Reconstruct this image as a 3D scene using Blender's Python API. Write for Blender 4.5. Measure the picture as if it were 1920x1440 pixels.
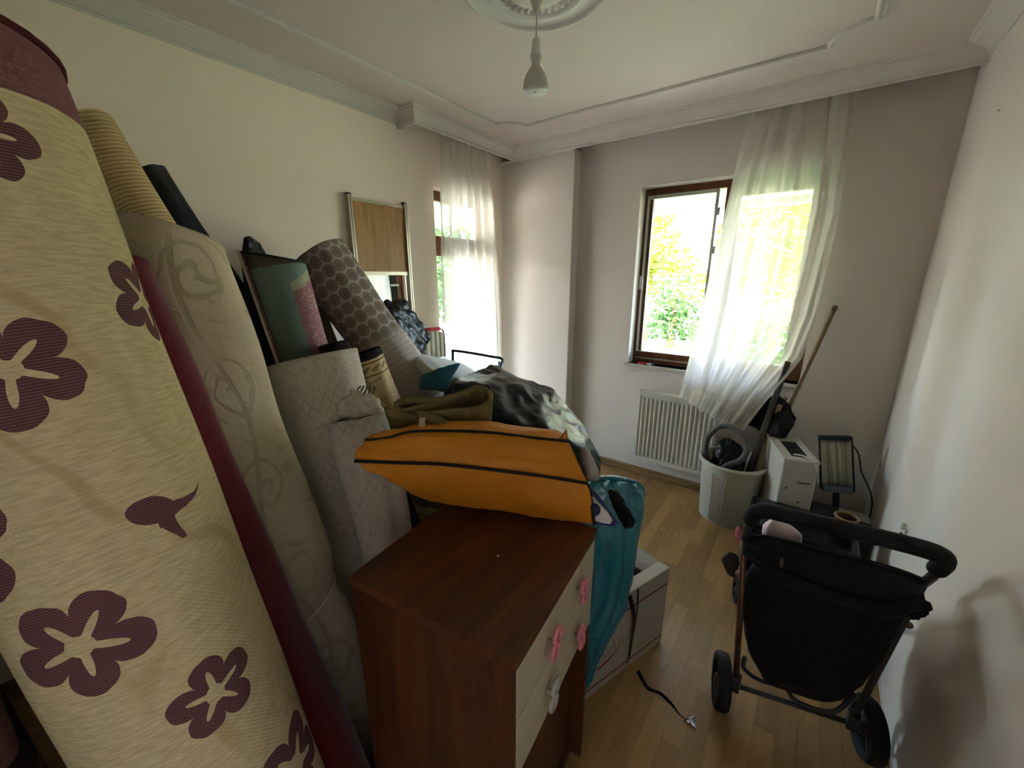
import bpy, bmesh, math, random
from mathutils import Vector, Matrix, noise
random.seed(7)
for o in list(bpy.data.objects): bpy.data.objects.remove(o)
scn = bpy.context.scene
COL = scn.collection
pi = math.pi

# ------------------------------------------------------------------ camera
cam_d = bpy.data.cameras.new('camera'); cam = bpy.data.objects.new('camera', cam_d); COL.objects.link(cam)
cam_d.sensor_width = 36.0; cam_d.lens = 36.0*750/1920; cam_d.clip_start = 0.02; cam_d.clip_end = 300
cam.location = (0, 0, 1.6)
cam.rotation_euler = (math.radians(90-15.1), 0, math.radians(36.6))
scn.camera = cam

# ------------------------------------------------------------------ sky, sun, exposure
w = bpy.data.worlds.new('sky'); scn.world = w; w.use_nodes = True
wt = w.node_tree; wt.nodes.clear()
wo = wt.nodes.new('ShaderNodeOutputWorld'); wb = wt.nodes.new('ShaderNodeBackground'); ws = wt.nodes.new('ShaderNodeTexSky')
ws.sky_type = 'NISHITA'; ws.sun_disc = False; ws.sun_elevation = math.radians(52); ws.sun_rotation = math.radians(150)
ws.air_density = 1.0; ws.dust_density = 4.0; ws.ozone_density = 1.0
wt.links.new(ws.outputs[0], wb.inputs[0]); wb.inputs[1].default_value = 3.0
wt.links.new(wb.outputs[0], wo.inputs[0])
sd = bpy.data.lights.new('sun', 'SUN'); sd.energy = 3.0; sd.angle = math.radians(1.2); sd.color = (1, 0.96, 0.88)
so = bpy.data.objects.new('sun', sd); COL.objects.link(so)
so.rotation_euler = Vector((-0.35, 0.62, -0.9)).to_track_quat('-Z', 'Y').to_euler(); so.location = (6, -8, 14)
for nm, loc, rot, sx, sy in (('window_portal', (-0.56, 3.30, 1.57), (math.radians(-90), 0, 0), 1.13, 1.29),
                             ('door_portal', (-2.50, 2.51, 1.11), (0, math.radians(-90), 0), 2.2, 0.68),
                             ('fill_hall_portal', (-1.30, -1.7, 1.5), (0, math.radians(-90), 0), 0.8, 0.8)):  # portal for the side window of the added hall
    ld = bpy.data.lights.new(nm, 'AREA'); ld.shape = 'RECTANGLE'; ld.size = sx; ld.size_y = sy; ld.cycles.is_portal = True
    lo = bpy.data.objects.new(nm, ld); lo.location = loc; lo.rotation_euler = rot; COL.objects.link(lo)
vs = scn.view_settings
vs.view_transform = 'Standard'; vs.look = 'None'; vs.gamma = 1.0; vs.use_curve_mapping = False
vs.exposure = 2.5

# ------------------------------------------------------------------ node helpers
def lin(c):
    if isinstance(c, str):
        c = [int(c[i:i+2], 16)/255 for i in (0, 2, 4)]
    return tuple(((x/12.92) if x <= 0.04045 else ((x+0.055)/1.055)**2.4) for x in c[:3]) + (1.0,)

class X:
    """socket wrapper with arithmetic"""
    def __init__(s, nb, k): s.nb = nb; s.k = k
    def __add__(s, o): return s.nb.m('ADD', s, o)
    def __radd__(s, o): return s.nb.m('ADD', o, s)
    def __sub__(s, o): return s.nb.m('SUBTRACT', s, o)
    def __rsub__(s, o): return s.nb.m('SUBTRACT', o, s)
    def __mul__(s, o): return s.nb.m('MULTIPLY', s, o)
    def __rmul__(s, o): return s.nb.m('MULTIPLY', o, s)
    def __truediv__(s, o): return s.nb.m('DIVIDE', s, o)
    def __lt__(s, o): return s.nb.m('LESS_THAN', s, o)
    def __gt__(s, o): return s.nb.m('GREATER_THAN', s, o)

class NB:
    def __init__(s, name):
        s.mat = bpy.data.materials.new(name); s.mat.use_nodes = True
        s.nt = s.mat.node_tree; s.b = s.nt.nodes['Principled BSDF']; s.out = s.nt.nodes['Material Output']
        s.b.inputs['Specular IOR Level'].default_value = 0.3
    def n(s, t, **kw):
        nd = s.nt.nodes.new(t)
        for k, v in kw.items(): setattr(nd, k, v)
        return nd
    def put(s, v, sock):
        if isinstance(v, X): s.nt.links.new(v.k, sock)
        else: sock.default_value = v
    def m(s, op, a, b=0.0, c=None):
        nd = s.n('ShaderNodeMath', operation=op); s.put(a, nd.inputs[0]); s.put(b, nd.inputs[1])
        if c is not None: s.put(c, nd.inputs[2])
        return X(s, nd.outputs[0])
    def abs(s, a): return s.m('ABSOLUTE', a)
    def sin(s, a): return s.m('SINE', a)
    def cos(s, a): return s.m('COSINE', a)
    def pow(s, a, b): return s.m('POWER', a, b)
    def sqrt(s, a): return s.m('SQRT', a)
    def frac(s, a): return s.m('FRACT', a)
    def floor(s, a): return s.m('FLOOR', a)
    def max(s, a, b): return s.m('MAXIMUM', a, b)
    def min(s, a, b): return s.m('MINIMUM', a, b)
    def at2(s, a, b): return s.m('ARCTAN2', a, b)
    def step(s, a, lo, hi):
        nd = s.n('ShaderNodeMapRange', interpolation_type='SMOOTHSTEP'); s.put(a, nd.inputs[0])
        nd.inputs[1].default_value = lo; nd.inputs[2].default_value = hi; return X(s, nd.outputs[0])
    def coord(s, kind='Object'):
        if not hasattr(s, '_tc'): s._tc = s.n('ShaderNodeTexCoord')
        return X(s, s._tc.outputs[kind])
    def uv(s):
        sp = s.n('ShaderNodeSeparateXYZ'); s.nt.links.new(s.coord('UV').k, sp.inputs[0])
        return X(s, sp.outputs[0]), X(s, sp.outputs[1])
    def xyz(s, kind='Object'):
        sp = s.n('ShaderNodeSeparateXYZ'); s.nt.links.new(s.coord(kind).k, sp.inputs[0])
        return [X(s, sp.outputs[i]) for i in range(3)]
    def vec(s, a, b, c=0.0):
        cb = s.n('ShaderNodeCombineXYZ'); s.put(a, cb.inputs[0]); s.put(b, cb.inputs[1]); s.put(c, cb.inputs[2]); return X(s, cb.outputs[0])
    def noise(s, scale, detail=3, vec=None, rough=0.55, dist=0.0):
        nd = s.n('ShaderNodeTexNoise'); nd.inputs['Scale'].default_value = scale; nd.inputs['Detail'].default_value = detail
        nd.inputs['Roughness'].default_value = rough; nd.inputs['Distortion'].default_value = dist
        s.nt.links.new((vec or s.coord()).k, nd.inputs['Vector']); return X(s, nd.outputs[0])
    def wave(s, scale, vec, dist=0.0, axis='X', typ='BANDS', dscale=1.0):
        nd = s.n('ShaderNodeTexWave', wave_type=typ)
        if typ == 'BANDS': nd.bands_direction = axis
        nd.inputs['Scale'].default_value = scale; nd.inputs['Distortion'].default_value = dist; nd.inputs['Detail Scale'].default_value = dscale
        s.nt.links.new(vec.k, nd.inputs['Vector']); return X(s, nd.outputs['Fac'])
    def vor(s, scale, vec=None, feat='F1'):
        nd = s.n('ShaderNodeTexVoronoi', feature=feat); nd.inputs['Scale'].default_value = scale
        s.nt.links.new((vec or s.coord()).k, nd.inputs['Vector']); return X(s, nd.outputs['Distance'])
    def mix(s, f, a, b):
        nd = s.n('ShaderNodeMix', data_type='RGBA'); s.put(f, nd.inputs[0])
        for v, k in ((a, 6), (b, 7)):
            s.put(v if isinstance(v, X) else (lin(v) if (isinstance(v, str) or len(v) == 3) else v), nd.inputs[k])
        return X(s, nd.outputs[2])
    def bump(s, h, strength=0.3, dist=0.01):
        nd = s.n('ShaderNodeBump'); nd.inputs['Strength'].default_value = strength; nd.inputs['Distance'].default_value = dist
        s.put(h, nd.inputs['Height']); s.nt.links.new(nd.outputs[0], s.b.inputs['Normal'])
    def fin(s, col, rough=0.8, **kw):
        s.put(col if isinstance(col, X) else lin(col), s.b.inputs['Base Color']); s.put(rough, s.b.inputs['Roughness'])
        for k, v in kw.items(): s.b.inputs[k.replace('_', ' ')].default_value = v
        return s.mat

def plain(name, col, rough=0.6, var=0.12, scale=30, bump=0.0, **kw):
    nb = NB(name); nz = nb.noise(scale, 4)
    c0 = lin(col); d = tuple(x*(1-var) for x in c0[:3])+(1,); u = tuple(min(1, x*(1+var)) for x in c0[:3])+(1,)
    if bump: nb.bump(nz, bump, 0.004)
    return nb.fin(nb.mix(nz, d, u), rough, **kw)

def wood(name, dark, light, scale=1.0, axis='X', rough=0.45):
    nb = NB(name); x, y, z = nb.xyz()
    st = {'X': nb.vec(x*1.2, y*14, z*14), 'Y': nb.vec(x*14, y*1.2, z*14), 'Z': nb.vec(x*14, y*14, z*1.2)}[axis]
    g = nb.noise(2.2*scale, 6, st, 0.6, 0.6); h = nb.noise(9*scale, 3, st)
    f = nb.step(g*0.75+h*0.25, 0.3, 0.7)
    nb.bump(h, 0.06, 0.002)
    return nb.fin(nb.mix(f, dark, light), rough)

def plastic_bag(name, col, rough=0.28, amp=0.6):
    nb = NB(name); a = nb.noise(9, 5, None, 0.6, 1.5); b = nb.vor(16, None, 'DISTANCE_TO_EDGE')
    nb.bump(a*0.8+b*0.25, amp, 0.012)
    c0 = lin(col)
    return nb.fin(nb.mix(a, tuple(x*0.7 for x in c0[:3])+(1,), tuple(min(1, x*1.3) for x in c0[:3])+(1,)), rough, Specular_IOR_Level=0.26)

# ------------------------------------------------------------------ mesh helpers (all geometry is given in world coordinates)
def origin_of(p):
    v = Vector((0, 0, 0))
    while p: v += p.location; p = p.parent
    return v
def link(name, me, m=None, parent=None, loc=None):
    o = bpy.data.objects.new(name, me); COL.objects.link(o)
    if m is not None and me is not None: me.materials.append(m)
    if parent: o.parent = parent
    if loc is not None: o.location = loc
    return o
def mesh(name, verts, faces, m=None, parent=None, smooth=False, uv=None, origin=None):
    verts = [Vector(v) for v in verts]
    if parent: off = origin_of(parent)
    elif origin is not None: off = Vector(origin)
    else:
        xs = [v.x for v in verts]; ys = [v.y for v in verts]; zs = [v.z for v in verts]
        off = Vector(((min(xs)+max(xs))/2, (min(ys)+max(ys))/2, min(zs)))
    me = bpy.data.meshes.new(name); me.from_pydata([v-off for v in verts], [], faces); me.update()
    if smooth: me.polygons.foreach_set('use_smooth', [True]*len(me.polygons))
    if uv:
        l = me.uv_layers.new(name='uv'); dat = [c for p in me.polygons for vi in p.vertices for c in uv[vi]]
        l.data.foreach_set('uv', dat)
    return link(name, me, m, parent, None if parent else off)
def from_bm(name, bm, m=None, parent=None, smooth=False, origin=None):
    bm.normal_update()
    bm.verts.ensure_lookup_table(); bm.verts.index_update()
    v = [x.co.copy() for x in bm.verts]; f = [[y.index for y in x.verts] for x in bm.faces]; bm.free()
    return mesh(name, v, f, m, parent, smooth, None, origin)
def thing(name, label, cat, loc=(0, 0, 0), group=None):
    o = bpy.data.objects.new(name, None); o.empty_display_size = 0.1; COL.objects.link(o); o.location = loc
    return tag(o, label, cat, group)
def tag(o, label, cat, group=None):
    o['label'] = label; o['category'] = cat
    if group: o['group'] = group
    return o
def struct(o): o['kind'] = 'structure'; return o

def add_box(bm, lo, hi, M=None):
    vs_ = [bm.verts.new((x, y, z)) for x in (lo[0], hi[0]) for y in (lo[1], hi[1]) for z in (lo[2], hi[2])]
    for f in ((0, 1, 3, 2), (4, 6, 7, 5), (0, 4, 5, 1), (2, 3, 7, 6), (0, 2, 6, 4), (1, 5, 7, 3)):
        bm.faces.new([vs_[i] for i in f])
    if M:
        for v in vs_: v.co = M @ v.co
    return vs_
def box(name, lo, hi, m, parent=None, bev=0.0, M=None, seg=2):
    bm = bmesh.new(); add_box(bm, lo, hi)
    if bev: bmesh.ops.bevel(bm, geom=list(bm.edges), offset=bev, segments=seg, affect='EDGES', profile=0.5)
    if M: bmesh.ops.transform(bm, matrix=M, verts=bm.verts)
    return from_bm(name, bm, m, parent)
def boxes(name, lst, m, parent=None):
    bm = bmesh.new()
    for lo, hi in lst: add_box(bm, lo, hi)
    return from_bm(name, bm, m, parent)
def smooth_path(pts, n=8):
    pts = [Vector(p) for p in pts]; out = []
    for i in range(len(pts)-1):
        p0 = pts[max(i-1, 0)]; p1 = pts[i]; p2 = pts[i+1]; p3 = pts[min(i+2, len(pts)-1)]
        for k in range(n):
            t = k/n
            out.append(0.5*((2*p1)+(-p0+p2)*t+(2*p0-5*p1+4*p2-p3)*t*t+(-p0+3*p1-3*p2+p3)*t**3))
    out.append(pts[-1]); return out
def tube(name, pts, r, m, parent=None, seg=10, flat=1.0, smooth=True, sm=0):
    if sm: pts = smooth_path(pts, sm)
    pts = [Vector(p) for p in pts]; n = len(pts); rr = r if isinstance(r, (list, tuple)) else [r]*n
    if len(rr) != n:
        rr = [rr[min(int(i/(n-1)*(len(rr)-1)), len(rr)-2)]*(1-(i/(n-1)*(len(rr)-1)) % 1)+rr[min(int(i/(n-1)*(len(rr)-1))+1, len(rr)-1)]*((i/(n-1)*(len(rr)-1)) % 1) for i in range(n)]
    V = []; F = []; up = None
    for i, p in enumerate(pts):
        t = (pts[min(i+1, n-1)]-pts[max(i-1, 0)]).normalized()
        if up is None:
            a = Vector((0, 0, 1)) if abs(t.z) < 0.9 else Vector((1, 0, 0)); up = (a-t*a.dot(t)).normalized()
        else: up = (up-t*up.dot(t)).normalized()
        s = t.cross(up)
        for k in range(seg):
            an = 2*pi*k/seg; V.append(p+up*math.cos(an)*rr[i]*flat+s*math.sin(an)*rr[i])
    for i in range(n-1):
        for k in range(seg):
            a = i*seg+k; b = i*seg+(k+1) % seg; F.append((a, b, b+seg, a+seg))
    F.append(tuple(range(seg-1, -1, -1))); F.append(tuple(range((n-1)*seg, n*seg)))
    return mesh(name, V, F, m, parent, smooth)
def lathe(name, prof, c, m, parent=None, seg=40, axis=(0, 0, 1), smooth=True, closed=False):
    ax = Vector(axis).normalized(); a = Vector((1, 0, 0)) if abs(ax.x) < 0.9 else Vector((0, 1, 0))
    e1 = (a-ax*a.dot(ax)).normalized(); e2 = ax.cross(e1); c = Vector(c); V = []; F = []
    n = len(prof)
    for r, h in prof:
        for k in range(seg):
            an = 2*pi*k/seg; V.append(c+ax*h+(e1*math.cos(an)+e2*math.sin(an))*r)
    for i in range(n-(0 if closed else 1)):
        j = (i+1) % n
        for k in range(seg):
            k2 = (k+1) % seg; F.append((i*seg+k, i*seg+k2, j*seg+k2, j*seg+k))
    if not closed:
        if prof[0][0] > 1e-4: F.append(tuple(range(seg-1, -1, -1)))
        if prof[-1][0] > 1e-4: F.append(tuple(range((n-1)*seg, n*seg)))
    return mesh(name, V, F, m, parent, smooth)
def sweep(name, path, prof, m, parent=None, closed=False):
    """profile of (offset to the right of the path, z) along an xy path with mitred corners"""
    P = [Vector((p[0], p[1])) for p in path]; n = len(P); V = []; F = []; k = len(prof)
    def nrm(a, b): d = (b-a).normalized(); return Vector((d.y, -d.x))
    for i in range(n):
        if closed: n1 = nrm(P[i-1], P[i]); n2 = nrm(P[i], P[(i+1) % n])
        else: n1 = nrm(P[max(i-1, 0)], P[max(i, 1)]); n2 = nrm(P[min(i, n-2)], P[min(i+1, n-1)])
        mm = n1+n2; mm = mm/max(mm.dot(n1), 0.2)
        for o, z in prof: V.append((P[i].x+mm.x*o, P[i].y+mm.y*o, z))
    for i in range(n if closed else n-1):
        j = (i+1) % n
        for a in range(k-1): F.append((i*k+a, j*k+a, j*k+a+1, i*k+a+1))
    return mesh(name, V, F, m, parent)
def hull(name, pts, m, parent=None, cuts=3, sm=2, amp=0.012, sc=9.0, ridge=True, seed=0, flatz=None):
    bm = bmesh.new()
    for p in pts: bm.verts.new(p)
    r = bmesh.ops.convex_hull(bm, input=bm.verts)
    bmesh.ops.delete(bm, geom=[v for v in bm.verts if not v.link_faces], context='VERTS')
    for i in range(cuts):
        bmesh.ops.triangulate(bm, faces=bm.faces)
        bmesh.ops.subdivide_edges(bm, edges=bm.edges, cuts=1, use_grid_fill=True)
        if i < sm: bmesh.ops.smooth_vert(bm, verts=bm.verts, factor=0.5, use_axis_x=True, use_axis_y=True, use_axis_z=True)
    bmesh.ops.triangulate(bm, faces=bm.faces)
    bmesh.ops.recalc_face_normals(bm, faces=bm.faces)
    bm.normal_update()
    o = Vector((seed*3.1, seed*1.7, 0))
    new = []
    for v in bm.verts:
        q = v.co*sc+o
        a = noise.noise(q); b = noise.noise(q*2.3+Vector((5, 1, 2))); 
        if ridge: h = (1-abs(a)*2.2)*0.6+(1-abs(b)*2.2)*0.35+noise.noise(q*5.1)*0.12
        else: h = a+b*0.5
        new.append(v.co+v.normal*h*amp)
    for v, c in zip(bm.verts, new):
        v.co = c
        if flatz is not None and v.co.z < flatz: v.co.z = flatz
    return from_bm(name, bm, m, parent, True)

CAM = Vector((0, 0, 1.6))
def roll(name, base, top, r, m, parent=None, wid=1.0, dep=1.0, turns=2.2, thick=0.012, nz=60, wob=0.006, taper=None, seed=0, skew=0.0, hide_deg=150):
    """a carpet rolled to a spiral: u (m) runs round the outside with 0 facing the room door, v (m) up the roll"""
    base = Vector(base); top = Vector(top); L = (top-base).length; a = (top-base).normalized()
    mid = (base+top)/2; e1 = CAM-mid; e1 = (e1-a*e1.dot(a)).normalized(); e2 = a.cross(e1)
    per = 56; n = int(per*turns)+1
    ph0 = math.radians(hide_deg)
    prof = []
    for i in range(n):
        ph = ph0-2*pi*turns*i/(n-1)          # from the free outer end inwards
        lay = (ph0-ph)/(2*pi)                # layers in
        prof.append((ph, max(r-lay*thick*1.25, 0.012)))
    V = []; F = []; UV = []
    for j in range(nz+1):
        t = j/nz
        k = 1.0
        if taper: k = taper(t)
        for side in (0, 1):
            for ph, rr in prof:
                v = t*(L+skew*math.sin(ph)); c = base+a*v
                q = Vector((math.cos(ph)*1.7, math.sin(ph)*1.7, v*2.6+seed*7.3))
                ro = (rr-side*thick)*k + noise.noise(q)*wob*2
                V.append(c+e1*math.cos(ph)*ro*dep+e2*math.sin(ph)*ro*wid)
                UV.append((r*wid*ph, v))
    S = 2*n
    for j in range(nz):
        A = j*S; B = A+S
        for i in range(n-1):
            F.append((A+i, B+i, B+i+1, A+i+1))
            F.append((A+n+i, A+n+i+1, B+n+i+1, B+n+i))
        F.append((A, A+n, B+n, B)); F.append((A+n-1, B+n-1, B+2*n-1, A+2*n-1))
    for A in (0, nz*S):
        for i in range(n-1):
            f = (A+i, A+i+1, A+n+i+1, A+n+i); F.append(f if A else f[::-1])
    return mesh(name, V, F, m, parent, True, UV, origin=base)

# ------------------------------------------------------------------ materials of the room
def wall_mat(name, col):
    nb = NB(name); nz = nb.noise(260, 3); big = nb.noise(1.3, 3)
    c = lin(col); nb.bump(nz, 0.12, 0.002)
    return nb.fin(nb.mix(big, tuple(x*0.96 for x in c[:3])+(1,), tuple(min(1, x*1.03) for x in c[:3])+(1,)), 0.75, Specular_IOR_Level=0.15)
M_wall = wall_mat('wall_paint', 'd6ccc2'); M_wall_left = wall_mat('wall_paint_cream_lit', 'fcecdb'); M_ceil = wall_mat('ceiling_paint', 'd8cac0'); M_trim = wall_mat('plaster_trim', 'd8d1c8')  # cream left wall lightened to stand in for light it lacks
nb = NB('laminate_strip'); x, y, z = nb.xyz()
oi = nb.n('ShaderNodeObjectInfo'); rnd = X(nb, oi.outputs['Random'])
g = nb.noise(3, 6, nb.vec(x*16+rnd*40, y*1.3+rnd*17, rnd*9), 0.6, 0.5)
M_plank = nb.fin(nb.mix(nb.step(g*0.6+rnd*0.4, 0.15, 0.85), '8a6a42', 'b08b58'), 0.42)
M_floorbase = wood('laminate_base', '80603f', 'a8845a', axis='Y', rough=0.45)
M_base = wood('skirting_wood', '6f5132', '9a7850', axis='X', rough=0.5)
M_frame = wood('window_brown', '4a2a18', '74462a', axis='Z', rough=0.45)
M_alu = plain('aluminium', 'b9bab4', 0.35, 0.05, 40, Metallic=0.6)
M_whiteplastic = plain('white_plastic', 'dcdad0', 0.35, 0.04)
nb = NB('window_glass'); nb.b.inputs['Roughness'].default_value = 0.0
gl = nb.n('ShaderNodeBsdfGlossy'); gl.inputs['Roughness'].default_value = 0.02
tr = nb.n('ShaderNodeBsdfTransparent'); tr.inputs[0].default_value = (0.95, 0.97, 0.96, 1)
fr = nb.n('ShaderNodeFresnel'); fr.inputs[0].default_value = 1.3; mx = nb.n('ShaderNodeMixShader')
nb.nt.links.new(fr.outputs[0], mx.inputs[0]); nb.nt.links.new(tr.outputs[0], mx.inputs[1]); nb.nt.links.new(gl.outputs[0], mx.inputs[2]); nb.nt.links.new(mx.outputs[0], nb.out.inputs[0])
M_glass = nb.mat

# ------------------------------------------------------------------ room shell
XL, XR, YB, YF, ZC = -2.317, 0.452, 3.083, -0.50, 2.60
XCOL, YCOL = -1.62, 2.975
WX0, WX1, WZ0, WZ1 = -1.13, 0.0, 0.928, 2.218       # back window opening
DY0, DY1, DZ1 = 2.174, 2.85, 2.219                  # balcony door opening in the left wall
T = 0.25
floor = struct(box('floor', (XL-0.1, YF-0.1, -0.12), (XR+0.1, YB+0.1, -0.004), M_floorbase))
pm = None; pw, pl = 0.0655, 0.40
i = 0
xx = -0.79
while xx < XR-0.001:
    off = (i*0.137) % pl
    yy = 0.40-off
    while yy < YB:
        y0 = max(yy, 0.4); y1 = min(yy+pl, YB); x1 = min(xx+pw, XR)
        if y1-y0 > 0.02:
            o = box('plank', (xx+0.0004, y0+0.0005, -0.0039), (x1-0.0004, y1-0.0005, 0.0), M_plank, floor)
        yy += pl
    xx += pw; i += 1
def wall_with_hole(name, m, axis, at, thick, a0, a1, z0, z1, h):
    """axis 'y': wall plane y=at, spans x a0..a1; hole (b0,b1,c0,c1)"""
    b0, b1, c0, c1 = h; L = []
    for (p0, p1, q0, q1) in ((a0, b0, z0, z1), (b1, a1, z0, z1), (b0, b1, z0, c0), (b0, b1, c1, z1)):
        if p1-p0 < 1e-5 or q1-q0 < 1e-5: continue
        L.append(((p0, at, q0), (p1, at+thick, q1)) if axis == 'y' else ((at+min(thick, 0), p0, q0), (at+max(thick, 0), p1, q1)))
    return struct(boxes(name, L, m))
wall_with_hole('wall_back', M_wall, 'y', YB, T, XL-T, XR+T, -0.1, ZC+0.2, (WX0, WX1, WZ0, WZ1))
wall_with_hole('wall_left', M_wall_left, 'x', XL, -T, YF, YB, -0.1, ZC+0.2, (DY0, DY1, -0.1, DZ1))
struct(box('wall_right', (XR, YF-T, -0.1), (XR+T, YB, ZC+0.2), M_wall))
wall_with_hole('wall_front', M_wall, 'y', YF-0.15, 0.15, XL-T, XR, -0.1, ZC+0.2, (-0.55, 0.35, -0.1, 2.1))
struct(boxes('wall_fill_hall', [((-1.35, -2.45, -0.1), (0.6, -2.3, ZC)), ((-1.35, -2.3, -0.1), (-1.2, -2.1, ZC)), ((-1.35, -1.3, -0.1), (-1.2, YF-0.15, ZC)), ((-1.35, -2.1, -0.1), (-1.2, -1.3, 1.1)), ((-1.35, -2.1, 1.9), (-1.2, -1.3, ZC)), ((0.45, -2.3, -0.1), (0.6, YF-0.25, ZC))], M_wall)); struct(box('ceiling_fill_hall', (-1.35, -2.3, 2.45), (0.6, YF-0.25, 2.6), M_ceil)); struct(box('floor_fill_hall', (-1.35, -2.3, -0.12), (0.6, YF-0.1, -0.004), M_floorbase))  # unseen hall with side window, added to bounce fill light into the room
struct(box('wall_pillar', (XL, YCOL, 0), (XCOL, YB, 2.51), M_wall, None, 0.004))
struct(box('ceiling', (XL-T, YF-T, ZC), (XR+T, YB+T, ZC+0.15), M_ceil))
# curtain pelmet with moulded face, wall cornices
PX, PY, PZ, PE = -2.15, 2.92, 2.51, 1.89
pel = struct(boxes('trim_1', [((PX-0.018, PE, PZ), (PX, PY+0.018, ZC)), ((PX, PY, PZ), (XR, PY+0.018, ZC)), ((XL, PE, PZ), (PX-0.018, PE+0.018, ZC)),
                            ((XL, PY+0.018, PZ), (XCOL, YB, PZ+0.012))], M_trim))
struct(sweep('trim_2', [(XL, PE), (PX, PE), (PX, PY), (XR, PY)], [(0.001, PZ), (0.007, PZ), (0.009, PZ+0.006), (0.006, PZ+0.011), (0.012, PZ+0.016), (0.02, PZ+0.034), (0.034, PZ+0.052), (0.04, PZ+0.064), (0.047, PZ+0.066), (0.049, PZ+0.078), (0.055, PZ+0.081), (0.058, ZC)], M_trim))
cor = [(0.0, 2.532), (0.007, 2.532), (0.011, 2.54), (0.007, 2.545), (0.014, 2.549), (0.03, 2.563), (0.055, 2.577), (0.07, 2.583), (0.076, 2.59), (0.088, 2.592), (0.09, ZC)]
struct(sweep('trim_3', [(XL, YF), (XL, PE)], cor, M_trim))
struct(sweep('trim_4', [(XR, PY), (XR, YF)], cor, M_trim))
# ceiling panel moulding with scooped corners
def scoop(cx, cy, sx, sy, r=0.15, n=10):
    L = [(cx, cy+sy*(r+0.03)), ]
    pts = []
    for k in range(n+1):
        an = k/n*pi/2
        pts.append((cx+sx*r*math.sin(an), cy+sy*r*math.cos(an)))
    return [(cx, cy+sy*(r+0.03)), (cx, cy+sy*r)]+pts[1:-1]+[(cx+sx*r, cy), (cx+sx*(r+0.03), cy)]
mx0, mx1, my0, my1 = -1.93, 0.033, 0.33, 2.565
pth = scoop(mx0, my1, 1, -1)+scoop(mx1, my1, -1, -1)[::-1]+scoop(mx1, my0, -1, 1)+scoop(mx0, my0, 1, 1)[::-1]
struct(sweep('trim_5', pth, [(-0.018, ZC), (-0.017, ZC-0.007), (-0.008, ZC-0.009), (-0.004, ZC-0.006), (0.004, ZC-0.014), (0.012, ZC-0.014), (0.018, ZC-0.006), (0.018, ZC)], M_trim, None, True))
skirt = [(0.0, 0.062), (0.008, 0.062), (0.014, 0.052), (0.015, 0.004), (0.015, 0.0)]
struct(sweep('baseboard_back', [(XL, YCOL), (XCOL, YCOL), (XCOL, YB), (XR, YB)], skirt, M_base))
struct(sweep('baseboard_right', [(XR, YB-0.015), (XR, YF)], [(o_, z_) for o_, z_ in [(0, 0.012), (0.003, 0.012), (0.004, 0.0)]], M_trim))
struct(sweep('baseboard_left', [(XL, YF), (XL, DY0)], skirt, M_base))

# ------------------------------------------------------------------ back window
win = struct(bpy.data.objects.new('window_1', None)); COL.objects.link(win); win.location = (-0.565, YB+0.12, WZ0)
fy0, fy1 = YB+0.105, YB+0.165
fw = 0.048
boxes('window_frame', [((WX0, fy0, WZ1-fw), (WX1, fy1, WZ1)), ((WX0, fy0, WZ0), (WX1, fy1, WZ0+0.03)), ((WX0, fy0, WZ0+0.03), (WX0+0.022, fy1, WZ1-fw)), ((WX1-fw, fy0, WZ0+0.03), (WX1, fy1, WZ1-fw)), ((-0.585, fy0, WZ0+0.03), (-0.548, fy1, WZ1-fw))], M_frame, win)
# left: sash with a grey glazed screen frame in it
sy0, sy1 = YB+0.12, YB+0.18
x0, x1, z0, z1 = WX0+0.022, -0.625, WZ0+0.03, WZ1-fw
s = boxes('sash', [((x0, sy0-0.02, z0), (x1, sy0+0.03, z0+0.055)), ((x0, sy0, z0+0.055), (x0+0.035, sy0+0.03, z1-0.02))], M_frame, win)
s2 = boxes('screen_frame', [((x0, sy0-0.022, z1-0.025), (x1, sy1, z1)), ((x1-0.02, sy0-0.022, z0), (x1, sy1, z1-0.025)), ((x0, sy0-0.022, z0+0.055), (x0+0.014, sy0, z1-0.025)), ((x0, sy0-0.024, z0), (x1-0.02, sy0-0.018, z0+0.01)), ((x0+0.014, sy0-0.022, z0+0.055), (x1-0.02, sy0-0.012, z0+0.06))], M_alu, win)
for zz in (0.32, 0.62, 1.75, 2.0):
    box('hinge', (x1, sy0-0.02, zz if zz > 1 else zz+0.7), (x1+0.014, sy0+0.01, (zz if zz > 1 else zz+0.7)+0.05), M_alu, s2)
box('latch', (x0-0.012, sy0-0.035, 1.5), (x0+0.012, sy0-0.02, 1.6), M_whiteplastic, s)
box('pane', (x0+0.03, sy0+0.012, z0+0.05), (x1-0.018, sy0+0.016, z1-0.02), M_glass, win)
rx0, rx1 = -0.548, WX1-fw
s = boxes('sash', [((rx0, sy0-0.03, z0), (rx1, sy0+0.03, z0+0.06)), ((rx0, sy0-0.03, z1-0.06), (rx1, sy0+0.03, z1)), ((rx0, sy0-0.03, z0+0.06), (rx0+0.06, sy0+0.03, z1-0.06)), ((rx1-0.06, sy0-0.03, z0+0.06), (rx1, sy0+0.03, z1-0.06))], M_frame, win)
box('handle', (rx0+0.0, sy0-0.075, 1.535), (rx0+0.125, sy0-0.055, 1.557), M_alu, s, 0.004)
box('handle_stem', (rx0+0.02, sy0-0.056, 1.535), (rx0+0.045, sy0-0.03, 1.557), M_alu, s)
box('pane', (rx0+0.055, sy0, z0+0.055), (rx1-0.055, sy0+0.004, z1-0.055), M_glass, win)
box('window_sill', (WX0-0.025, YB-0.022, WZ0-0.024), (WX1+0.025, fy0, WZ0), plain('sill_marble', 'c9c2b4', 0.3, 0.08, 12), win, 0.003)
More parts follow.
